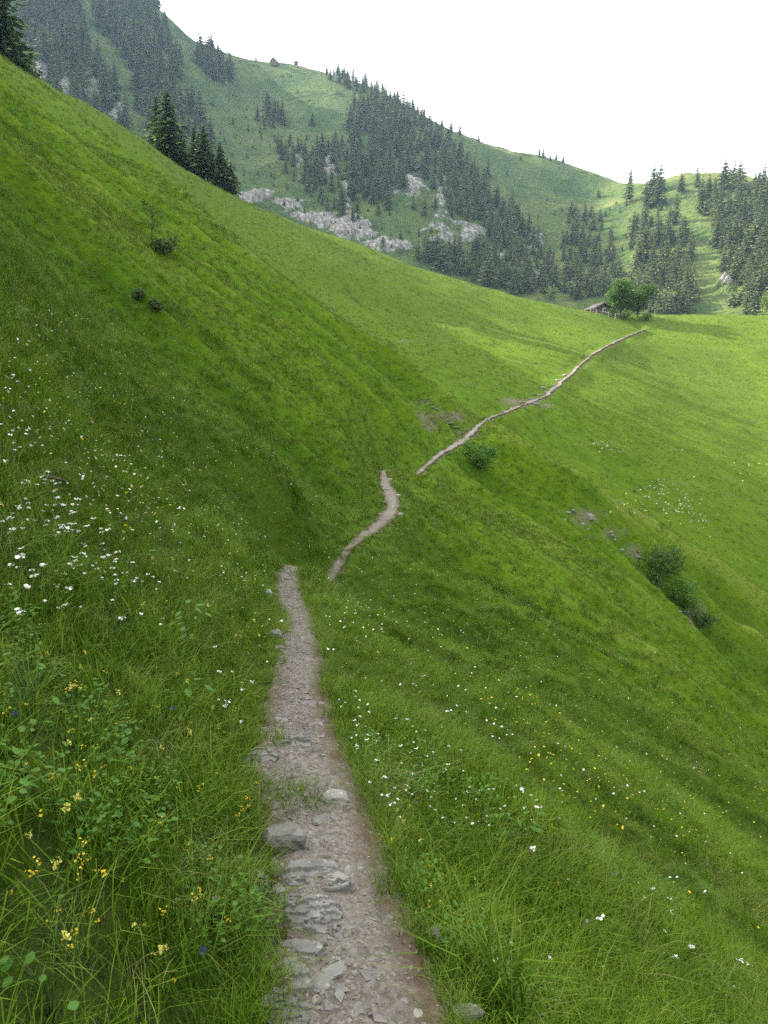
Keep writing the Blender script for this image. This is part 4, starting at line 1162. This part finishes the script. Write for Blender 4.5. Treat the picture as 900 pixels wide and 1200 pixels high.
proto('t0', blades(52, .10, .24, .12, .0036, .6, 1), M['grass'])
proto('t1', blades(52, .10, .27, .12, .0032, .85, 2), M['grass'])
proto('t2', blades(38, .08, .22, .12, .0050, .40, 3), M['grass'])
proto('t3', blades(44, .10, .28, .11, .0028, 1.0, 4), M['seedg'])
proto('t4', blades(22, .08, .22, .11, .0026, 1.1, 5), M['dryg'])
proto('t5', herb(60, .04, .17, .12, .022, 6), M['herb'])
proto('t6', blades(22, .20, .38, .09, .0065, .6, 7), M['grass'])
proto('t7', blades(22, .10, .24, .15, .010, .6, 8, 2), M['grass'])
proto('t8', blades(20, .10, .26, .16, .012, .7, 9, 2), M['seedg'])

def instancer(name, P, rot, scl, idx, label):
    me = bpy.data.meshes.new(name); me.vertices.add(len(P)); me.vertices.foreach_set('co', np.asarray(P, np.float32).ravel())
    a = me.attributes.new('rot', 'FLOAT_VECTOR', 'POINT'); a.data.foreach_set('vector', np.asarray(rot, np.float32).ravel())
    add_attr(me, 'scl', scl)
    a = me.attributes.new('idx', 'INT', 'POINT'); a.data.foreach_set('value', np.asarray(idx, np.int32))
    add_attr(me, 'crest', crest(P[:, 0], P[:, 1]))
    o = link(name, me)
    ng = bpy.data.node_groups.new(name, 'GeometryNodeTree')
    ng.interface.new_socket('Geometry', in_out='INPUT', socket_type='NodeSocketGeometry'); ng.interface.new_socket('Geometry', in_out='OUTPUT', socket_type='NodeSocketGeometry')
    gi = ng.nodes.new('NodeGroupInput'); go = ng.nodes.new('NodeGroupOutput')
    ip = ng.nodes.new('GeometryNodeInstanceOnPoints'); ci = ng.nodes.new('GeometryNodeCollectionInfo')
    ci.inputs['Collection'].default_value = tufts; ci.inputs['Separate Children'].default_value = True; ci.inputs['Reset Children'].default_value = True
    def na(nm, ty):
        x = ng.nodes.new('GeometryNodeInputNamedAttribute'); x.data_type = ty; x.inputs['Name'].default_value = nm; return x.outputs['Attribute']
    er = ng.nodes.new('FunctionNodeEulerToRotation')
    L = ng.links.new
    L(na('rot', 'FLOAT_VECTOR'), er.inputs[0])
    L(gi.outputs[0], ip.inputs['Points']); L(ci.outputs[0], ip.inputs['Instance']); ip.inputs['Pick Instance'].default_value = True
    L(na('idx', 'INT'), ip.inputs['Instance Index']); L(er.outputs[0], ip.inputs['Rotation']); L(na('scl', 'FLOAT'), ip.inputs['Scale'])
    L(ip.outputs[0], go.inputs[0])
    md = o.modifiers.new('grow', 'NODES'); md.node_group = ng
    return tag(o, label, None, None, 'stuff')

g = np.random.default_rng(33)
ISLANDS = [(318, 872, .16, .13), (345, 940, .17, .14), (300, 935, .12, .12)]
isl = [(spot(x, y), rx, ry) for x, y, rx, ry in ISLANDS]
PP = []; RR = []; SCL = []; IX = []
def scatter(y0, y1, dens, ssc, probs, hs=1.0):
    n = int((y1 - y0) * (y0 + y1) / 2 * 1.55 * dens) + 10
    Yr = np.sqrt(g.uniform(y0 * abs(y0) if y0 > 0 else 0, y1 ** 2, n))
    Xr = g.uniform(-.75, .80, n) * (Yr + .8)
    Zr = height(Xr, Yr)
    px, py, _ = project(np.stack([Xr, Yr, Zr], -1))
    keep = (px > -170) & (px < 1070) & (py < 1420) & (py > 40)
    keep &= ~((Yr > 195))
    w_ = path_w(Yr) * (1 + .20 * fbm(Yr * 1.6, np.sign(Xr - path_x(Yr)) * 5, 61, 3)); d = np.abs(Xr - path_x(Yr))
    onp = (d < w_ * np.where(Yr < 12, .93, np.where(Yr < 34, 1.0, .75)) + .02) & (Yr < 161)
    for (q, rx, ry) in isl:
        onp &= ~((((Xr - q[0]) / rx) ** 2 + ((Yr - q[1]) / ry) ** 2) < 1)
    keep &= ~onp
    Xr, Yr, Zr, d, w_ = Xr[keep], Yr[keep], Zr[keep], d[keep], w_[keep]
    n = len(Xr)
    # thin where the ground is worn
    lean = g.normal(0, .16, (n, 2))
    rot = np.stack([lean[:, 0], lean[:, 1] + .22 * sstep(0, .6, np.abs(Xr - path_x(Yr))), g.uniform(0, 6.28, n)], 1)
    patch = fbm(Xr * .55, Yr * .55, 71, 3)
    hp = 1 + .55 * patch
    near = 1 - sstep(.0, .22, d - w_)
    s = ssc * g.uniform(.65, 1.25, n) * hp * hs * (1 - .45 * near * (y1 < 12))
    pr = np.array(probs, float); pr /= pr.sum()
    ix = g.choice(len(pr), n, p=pr)
    # dry and herb patches have places of their own
    dryp = fbm(Xr * .9 + 40, Yr * .9, 72, 3)
    if pr[4] > 0: ix = np.where((dryp > .50) & (g.random(n) < .25), 4, ix)
    if pr[5] > 0: ix = np.where((fbm(Xr * 1.1, Yr * 1.1 + 9, 73, 3) > .46) & (g.random(n) < .25), 5, ix)
    PP.append(np.stack([Xr, Yr, Zr], 1)); RR.append(rot); SCL.append(s); IX.append(ix)
scatter(0.4, 3.5, 360, .74, [5, 5, 4, 2, .15, .12, .12, 0, 0])
scatter(3.5, 8, 210, .72, [5, 5, 4, 2, .15, .10, .10, 0, 0])
scatter(8, 16, 90, .82, [5, 5, 4, 2, .1, .1, .1, 2, 1])
scatter(16, 34, 44, .90, [1, 1, 1, 1, .1, 0, 0, 6, 4])
scatter(34, 62, 12.0, 1.15, [0, 0, 0, 0, .05, 0, 0, 6, 4])
scatter(62, 190, 1.6, 1.5, [0, 0, 0, 0, .05, 0, 0, 6, 4])
for (y0, y1, per, sc0, sc1) in ((0.8, 10, 34, .45, .7), (10, 34, 26, .4, .7), (34, 160, 9, .5, .8)):
    n = int((y1 - y0) * per); Yr = g.uniform(y0, y1, n); sg = np.where(g.random(n) < .5, -1, 1)
    w_ = path_w(Yr); dd = w_ * g.uniform(.97, 1.3, n) if y1 < 12 else w_ * g.uniform(.62, 1.25, n)
    Xr = path_x(Yr) + sg * dd; Zr = height(Xr, Yr)
    PP.append(np.stack([Xr, Yr, Zr], 1)); RR.append(np.stack([g.normal(0, .2, n), g.normal(0, .2, n), g.uniform(0, 6.28, n)], 1)); SCL.append(g.uniform(sc0, sc1, n)); IX.append(g.choice([0, 1, 2, 3] if y1 < 34 else [7, 8], n))
P_all = np.concatenate(PP)
instancer('meadow_grass', P_all, np.concatenate(RR), np.concatenate(SCL), np.concatenate(IX), 'long fine grass and herbs covering the slope')
print('tufts', len(P_all))

# big leafy clumps and tall tufts
def broad_plant(x, y, label, seed, h=.3, n=9, ls=.12, wr=.45, mat='herb'):
    p = spot(x, y); gg = np.random.default_rng(seed); ls *= .7
    t = thing('leafy_plant', p, label, 'plant', 'leafy plants in the grass')
    st = MB(); lf = MB()
    for i in range(n):
        a = gg.uniform(0, 6.28); hh = h * gg.uniform(.5, 1); r = .08 * gg.uniform(.3, 1.4)
        e = np.array([r * math.cos(a), r * math.sin(a), hh]); st.tube([(0, 0, -.02), e * np.array([.4, .4, .6]), e], [.0016, .0014, .001], 5)
        d = np.array([math.cos(a), math.sin(a), gg.uniform(-.5, .3)]); d /= np.linalg.norm(d); s = np.array([-math.sin(a), math.cos(a), 0]); up = np.cross(d, s)
        l = ls * gg.uniform(.7, 1.2); w_ = l * wr
        rows = [(0, .12), (.2, .75), (.45, 1), (.7, .8), (.88, .42), (1, .03)]
        V = []; 
        for (tq_, ww) in rows:
            c = e + d * l * tq_ - np.array([0, 0, .25 * l * tq_ ** 2])
            V += [c - s * w_ * ww + up * .12 * w_ * ww * -1, c, c + s * w_ * ww - up * .12 * w_ * ww]
        fs = []
        for k in range(len(rows) - 1):
            fs += [(3 * k, 3 * k + 1, 3 * k + 4, 3 * k + 3), (3 * k + 1, 3 * k + 2, 3 * k + 5, 3 * k + 4)]
        lf.add(V, fs)
    link('stems', st.mesh('stems', [M['stem']], True), t); link('leaves', lf.mesh('leaves', [M[mat]], True), t)
    return t
broad_plant(26, 915, 'broad heart-leaved plant at the left edge of the photo', 601, .24, 9, .032, .45)
broad_plant(60, 1190, 'broad-leaved plant at the bottom left corner', 602, .18, 9, .03, .4)
broad_plant(40, 860, 'upright leafy plant with pale tips on the left edge', 603, .24, 12, .034, .3)
broad_plant(225, 770, 'pale leafy plant on the bank left of the path', 604, .3, 14, .08, .25)
broad_plant(160, 705, 'leafy plant among white flowers on the left bank', 605, .3, 12, .08, .25)
broad_plant(604, 1000, 'grey-green leafy plant with a white flower spike right of the path', 606, .24, 14, .09, .22)
broad_plant(215, 860, 'dark leafy plant on the left bank beside the path', 607, .26, 14, .055, .35)
broad_plant(560, 1150, 'broad dark leaves beside the lower right path edge', 608, .16, 9, .04, .4)
def tall_tuft(x, y, label, seed, n=60, h=(.25, .5), wd=.006, spread=.1, mat='grass'):
    p = spot(x, y)
    V, F4, F3, S = blades(n, h[0], h[1], spread, wd, 1.2 if mat == 'dryg' else .6, seed)
    me = mesh_np('grass_tuft', V, [F4, F3], [M[mat]]); add_attr(me, 'shade', S)
    return tag(link('grass_tuft', me, None, p), label, 'grass tuft', 'tall grass tufts')
tall_tuft(580, 1190, 'tall dark grass tuft at the bottom right of the path', 611, 90, (.25, .48), .008, .1)
tall_tuft(250, 950, 'tall shaded grass tuft overhanging the hollow on the bank', 612, 90, (.2, .38), .004)
tall_tuft(338, 945, 'grass tuft with yellow flowers growing on the path above the block', 613, 150, (.07, .19), .0035, .13)
tall_tuft(316, 873, 'small grass tuft on the path beside the layered slab', 614, 140, (.06, .16), .0035, .13)
tall_tuft(115, 1175, 'blond dry grass tuft at the bottom left', 615, 26, (.06, .15), .0018, .14, 'dryg')
tall_tuft(150, 880, 'blond dry grass tuft in the middle of the left bank', 616, 30, (.06, .16), .0018, .14, 'dryg')
tall_tuft(205, 1000, 'dry straw tuft on the bank above the path', 617, 30, (.06, .14), .0018, .12, 'dryg')

# ------------------------------------------------------------------ flowers
def petals(mb, c, r, n, seed, tilt=.35, mi=0, wr=.5):
    gg = np.random.default_rng(seed); nx = gg.normal(0, tilt, 2)
    N_ = np.array([nx[0], nx[1], 1.0]); N_ /= np.linalg.norm(N_)
    A = np.cross(N_, (0, 1, .2)); A /= np.linalg.norm(A); B = np.cross(N_, A)
    for k in range(n):
        a = 6.283 * k / n + gg.uniform(-.15, .15); d = math.cos(a) * A + math.sin(a) * B; s = np.cross(N_, d)
        up = N_ * r * .22
        mb.add([c, c + d * r * .55 + s * r * wr + up * .6, c + d * r + up, c + d * r * .55 - s * r * wr + up * .6], [(0, 1, 2, 3)], mi)
def flower_proto(kind, seed):
    gg = np.random.default_rng(seed); st = MB(); bl = MB()
    if kind == 'white_flower':
        h = gg.uniform(.26, .36); top = np.array([gg.normal(0, .03), gg.normal(0, .03), h])
        st.tube([(0, 0, -.02), top * np.array([.3, .3, .5]), top], [.0022, .002, .0014], 5)
        for k in range(4):
            e = top + np.array([gg.normal(0, .010), gg.normal(0, .010), gg.uniform(0, .012)])
            st.tube([top - np.array([0, 0, .02]), e], [.001, .0008], 4, cap=False); petals(bl, e, .0105, 6, seed * 9 + k, .5)
    elif kind == 'yellow_flower':
        h = gg.uniform(.18, .3); top = np.array([gg.normal(0, .03), gg.normal(0, .03), h])
        st.tube([(0, 0, -.02), top * np.array([.3, .3, .5]), top], [.002, .0018, .0012], 5)
        for k in range(6):
            e = top + np.array([gg.normal(0, .008), gg.normal(0, .008), gg.uniform(-.015, .015)]); petals(bl, e, .0052, 4, seed * 9 + k, .8)
    elif kind == 'pale_yellow_flower':
        h = gg.uniform(.22, .34); top = np.array([gg.normal(0, .02), gg.normal(0, .02), h])
        st.tube([(0, 0, -.02), top], [.0024, .0016], 5)
        for k in range(12):
            e = top + np.array([gg.normal(0, .008), gg.normal(0, .008), -gg.uniform(-.008, .025)]); petals(bl, e, .0075, 3, seed * 9 + k, 1.0)
    else:
        h = gg.uniform(.16, .26); top = np.array([gg.normal(0, .02), gg.normal(0, .02), h])
        st.tube([(0, 0, -.02), top], [.002, .0015], 5)
        for k in range(7):
            e = top + np.array([gg.normal(0, .008), gg.normal(0, .008), gg.uniform(-.025, .012)]); petals(bl, e, .0105, 4, seed * 9 + k, .9)
    pm_ = {'white_flower': 'petal', 'yellow_flower': 'yellow', 'pale_yellow_flower': 'paleyellow', 'blue_flower': 'blue', 'lilac_flower': 'lilac'}[kind]
    return st.mesh(kind, [M['stem']], True), bl.mesh('blossom', [M[pm_]])
PR = {k: [flower_proto(k, 700 + 10 * j + i) for i in range(4)] for j, k in enumerate(['white_flower', 'yellow_flower', 'pale_yellow_flower', 'blue_flower', 'lilac_flower'])}
gf = np.random.default_rng(91)
def flower(kind, p, label, group, s=1.0):
    a, b = PR[kind][int(gf.integers(4))]
    o = link(kind, a, None, p); o.rotation_euler = (gf.normal(0, .12), gf.normal(.12, .12), gf.uniform(0, 6.28)); o.scale = (s, s, s)
    tag(o, label, 'flower', group); link('blossom', b, o)
    return o
def area_pts(n, x0, x1, y0, y1, clump=0.0):
    x = gf.uniform(x0, x1, n); y = gf.uniform(y0, y1, n)
    if clump: 
        c = gf.integers(0, max(1, n // 4), n); x = np.where(gf.random(n) < clump, x[c] + gf.normal(0, 22, n), x); y = np.where(gf.random(n) < clump, y[c] + gf.normal(0, 15, n), y)
    P = hit(x, y, height, .95, 200, 360); P = P[~np.isnan(P[:, 0])]
    d = np.abs(P[:, 0] - path_x(P[:, 1])); return P[d > path_w(P[:, 1]) + .03]
NAMED = [('white_flower', 40, 800, 'large white flower low on the left edge, nearest the viewer'), ('white_flower', 30, 758, 'white flower above the nearest large one on the left edge'), ('white_flower', 57, 745, 'white flower right of the pair on the left edge'), ('white_flower', 22, 686, 'white flower at the far left on the bank'), ('white_flower', 66, 702, 'white flower in the middle of the left bank'), ('white_flower', 95, 652, 'white twin flower higher on the left bank'), ('white_flower', 130, 690, 'white flower right of the twin flower on the bank'),
         ('white_flower', 608, 985, 'tall white flower spike beside the grey-green plant'), ('white_flower', 636, 1045, 'white flower below the grey-green plant on the right'), ('white_flower', 700, 1125, 'largest white flower low on the right slope'), ('white_flower', 640, 990, 'white flower right of the tall white spike'), ('white_flower', 785, 1195, 'white flower at the bottom edge on the right'), ('white_flower', 860, 1180, 'white flower near the bottom right corner'), ('white_flower', 820, 1165, 'white flower left of the corner flower on the right'),
         ('blue_flower', 33, 868, 'blue flower above the heart-leaved plant'), ('blue_flower', 199, 855, 'blue-violet flower on the bank left of the path'), ('blue_flower', 233, 1155, 'deep blue flower low on the bank beside the path'), ('lilac_flower', 250, 1092, 'lilac flower spike on the bank beside the layered slate'), ('lilac_flower', 681, 1108, 'violet flower left of the largest white one on the right slope'), ('blue_flower', 712, 1040, 'blue flower on the right slope'), ('lilac_flower', 620, 1018, 'violet flower below the grey-green plant'), ('blue_flower', 572, 982, 'small blue flower left of the white spike')]
for (k, x, y, lb) in NAMED:
    p = spot(x, y); flower(k, p, lb, None, (1.0 if p[1] < 3 else 1.0 + .06 * (p[1] - 3)) * (.85 if k == 'white_flower' else .5))
cnt = dict(white_flower=len([1 for n in NAMED if n[0] == 'white_flower']), yellow_flower=0, pale_yellow_flower=0)
pools = {'white_flower': [], 'yellow_flower': [], 'pale_yellow_flower': []}
def add_pool(kind, P, where): pools[kind] += [(p, where) for p in P]
W_L = 'white flower on the steep left bank'; W_R = 'white flower on the slope right of the path'; W_P = 'white flower in the grass at the left path edge'
add_pool('white_flower', area_pts(170, 0, 230, 480, 780, .5), W_L)
add_pool('white_flower', area_pts(240, 80, 330, 520, 720, .4), W_L)
add_pool('white_flower', area_pts(40, 240, 330, 700, 900), W_P)
add_pool('white_flower', area_pts(70, 400, 640, 720, 1000, .4), W_R)
add_pool('white_flower', area_pts(50, 560, 900, 950, 1195, .4), W_R)
add_pool('white_flower', area_pts(500, 0, 400, 380, 660, .3), W_L)
add_pool('white_flower', area_pts(520, 380, 900, 640, 1000, .3), W_R)
add_pool('white_flower', area_pts(350, 360, 640, 560, 760, .3), W_R)
Y_L = 'yellow flower on the left bank beside the path'; Y_P = 'yellow flower at the left edge of the stony path'; Y_R = 'yellow flower on the slope right of the path'
add_pool('yellow_flower', area_pts(75, 40, 320, 850, 1190, .5), Y_L)
add_pool('yellow_flower', area_pts(45, 285, 345, 880, 1010, .3), Y_P)
add_pool('yellow_flower', area_pts(40, 60, 300, 640, 860, .4), Y_L)
add_pool('yellow_flower', area_pts(140, 400, 760, 760, 1120, .3), Y_R)
add_pool('yellow_flower', area_pts(60, 640, 900, 1000, 1195, .4), Y_R)
add_pool('yellow_flower', area_pts(600, 600, 900, 760, 1000, .3), Y_R)
add_pool('yellow_flower', area_pts(250, 0, 380, 420, 660, .3), Y_L)
add_pool('pale_yellow_flower', area_pts(16, 60, 300, 830, 1190), 'pale yellow flower head on the left bank')
add_pool('pale_yellow_flower', area_pts(34, 400, 640, 760, 1060, .3), 'pale yellow flower head right of the path')
add_pool('pale_yellow_flower', area_pts(24, 120, 300, 560, 800, .3), 'pale yellow flower head higher on the left bank')
def flat_flowers(name, P, size, mat, label, h=(.12, .3)):
    n = len(P); c = P + np.stack([gf.normal(0, .03, n), gf.normal(0, .03, n), gf.uniform(*h, n)], 1)
    V = []; 
    s = size * (1 + P[:, 1] * .012) * gf.uniform(.6, 1.3, n)
    nt = gf.normal(0, .45, (n, 2)); ph = gf.uniform(0, 6.28, n)
    for k in range(6):
        a = ph + k * 1.047; r = s * (1 if k % 2 else .75)
        x = np.cos(a) * r; y = np.sin(a) * r
        V.append(np.stack([c[:, 0] + x, c[:, 1] + y, c[:, 2] + nt[:, 0] * x + nt[:, 1] * y - .3 * y], 1))
    V = np.stack(V, 1).reshape(-1, 3)
    return tag(link(name, mesh_np(name, V, np.arange(n * 6).reshape(-1, 6), [M[mat]])), label, None, None, 'stuff')
for kind, pool in pools.items():
    pool.sort(key=lambda q: q[0][1])
    lim = {'white_flower': 280, 'yellow_flower': 270, 'pale_yellow_flower': 146}[kind]
    for p, where in pool[:lim]:
        flower(kind, p, where, where.replace('flower', 'flowers', 1), (1.0 + .02 * max(0, p[1] - 4)) * gf.uniform(.6, 1.05) * (.5 if 'right' in where else .68))
    rest_ = np.array([p for p, _ in pool[lim:]])
    if len(rest_): flat_flowers(kind + '_carpet', rest_, .0085, {'white_flower': 'petal', 'yellow_flower': 'yellow', 'pale_yellow_flower': 'paleyellow'}[kind], 'distant scatter of small ' + kind.replace('_', ' ') + ' heads')
# drifts of white blossom on the far meadow
def drift(x, y, rx, ry, n):
    return hit(x + gf.normal(0, rx, n), y + gf.normal(0, ry, n) + 0 * x, height, 30, 200, 300)
D = np.concatenate([drift(702, 524, 13, 3, 90), drift(722, 532, 10, 4, 40), drift(772, 575, 17, 6, 120), drift(800, 592, 14, 9, 130), drift(815, 610, 12, 12, 90), drift(860, 560, 40, 14, 90), drift(760, 600, 25, 8, 60)])
D = D[~np.isnan(D[:, 0])]
flat_flowers('white_blossom_drift', D, .040, 'cream', 'pale drifts of white blossom on the far meadow', (.2, .45))


# ------------------------------------------------------------------ air
zmax = float(Zh.max()) + 40; zmin = min(float(Zg.min()), float(Zh.min())) - 1.0
xm = 0.8 * 860 + 20
mb = MB(); mb.box((0, (870 - 30) / 2, (zmax + zmin) / 2), (2 * xm, 900, zmax - zmin))
T = NT('pale_haze'); pv = T.n('ShaderNodeVolumePrincipled'); pv.inputs['Color'].default_value = (0.48, 0.73, 1.0, 1); pv.inputs['Density'].default_value = 0.00012; pv.inputs['Anisotropy'].default_value = 0.2
T.l(pv.outputs[0], T.out.inputs['Volume'])
for k in ('Density Attribute', 'Color Attribute', 'Temperature Attribute'):
    if k in pv.inputs: pv.inputs[k].default_value = ''
T.m.cycles.homogeneous_volume = True
hz = tag(link('haze', mb.mesh('haze', [T.m])), 'thin pale mountain haze', None, None, 'stuff')
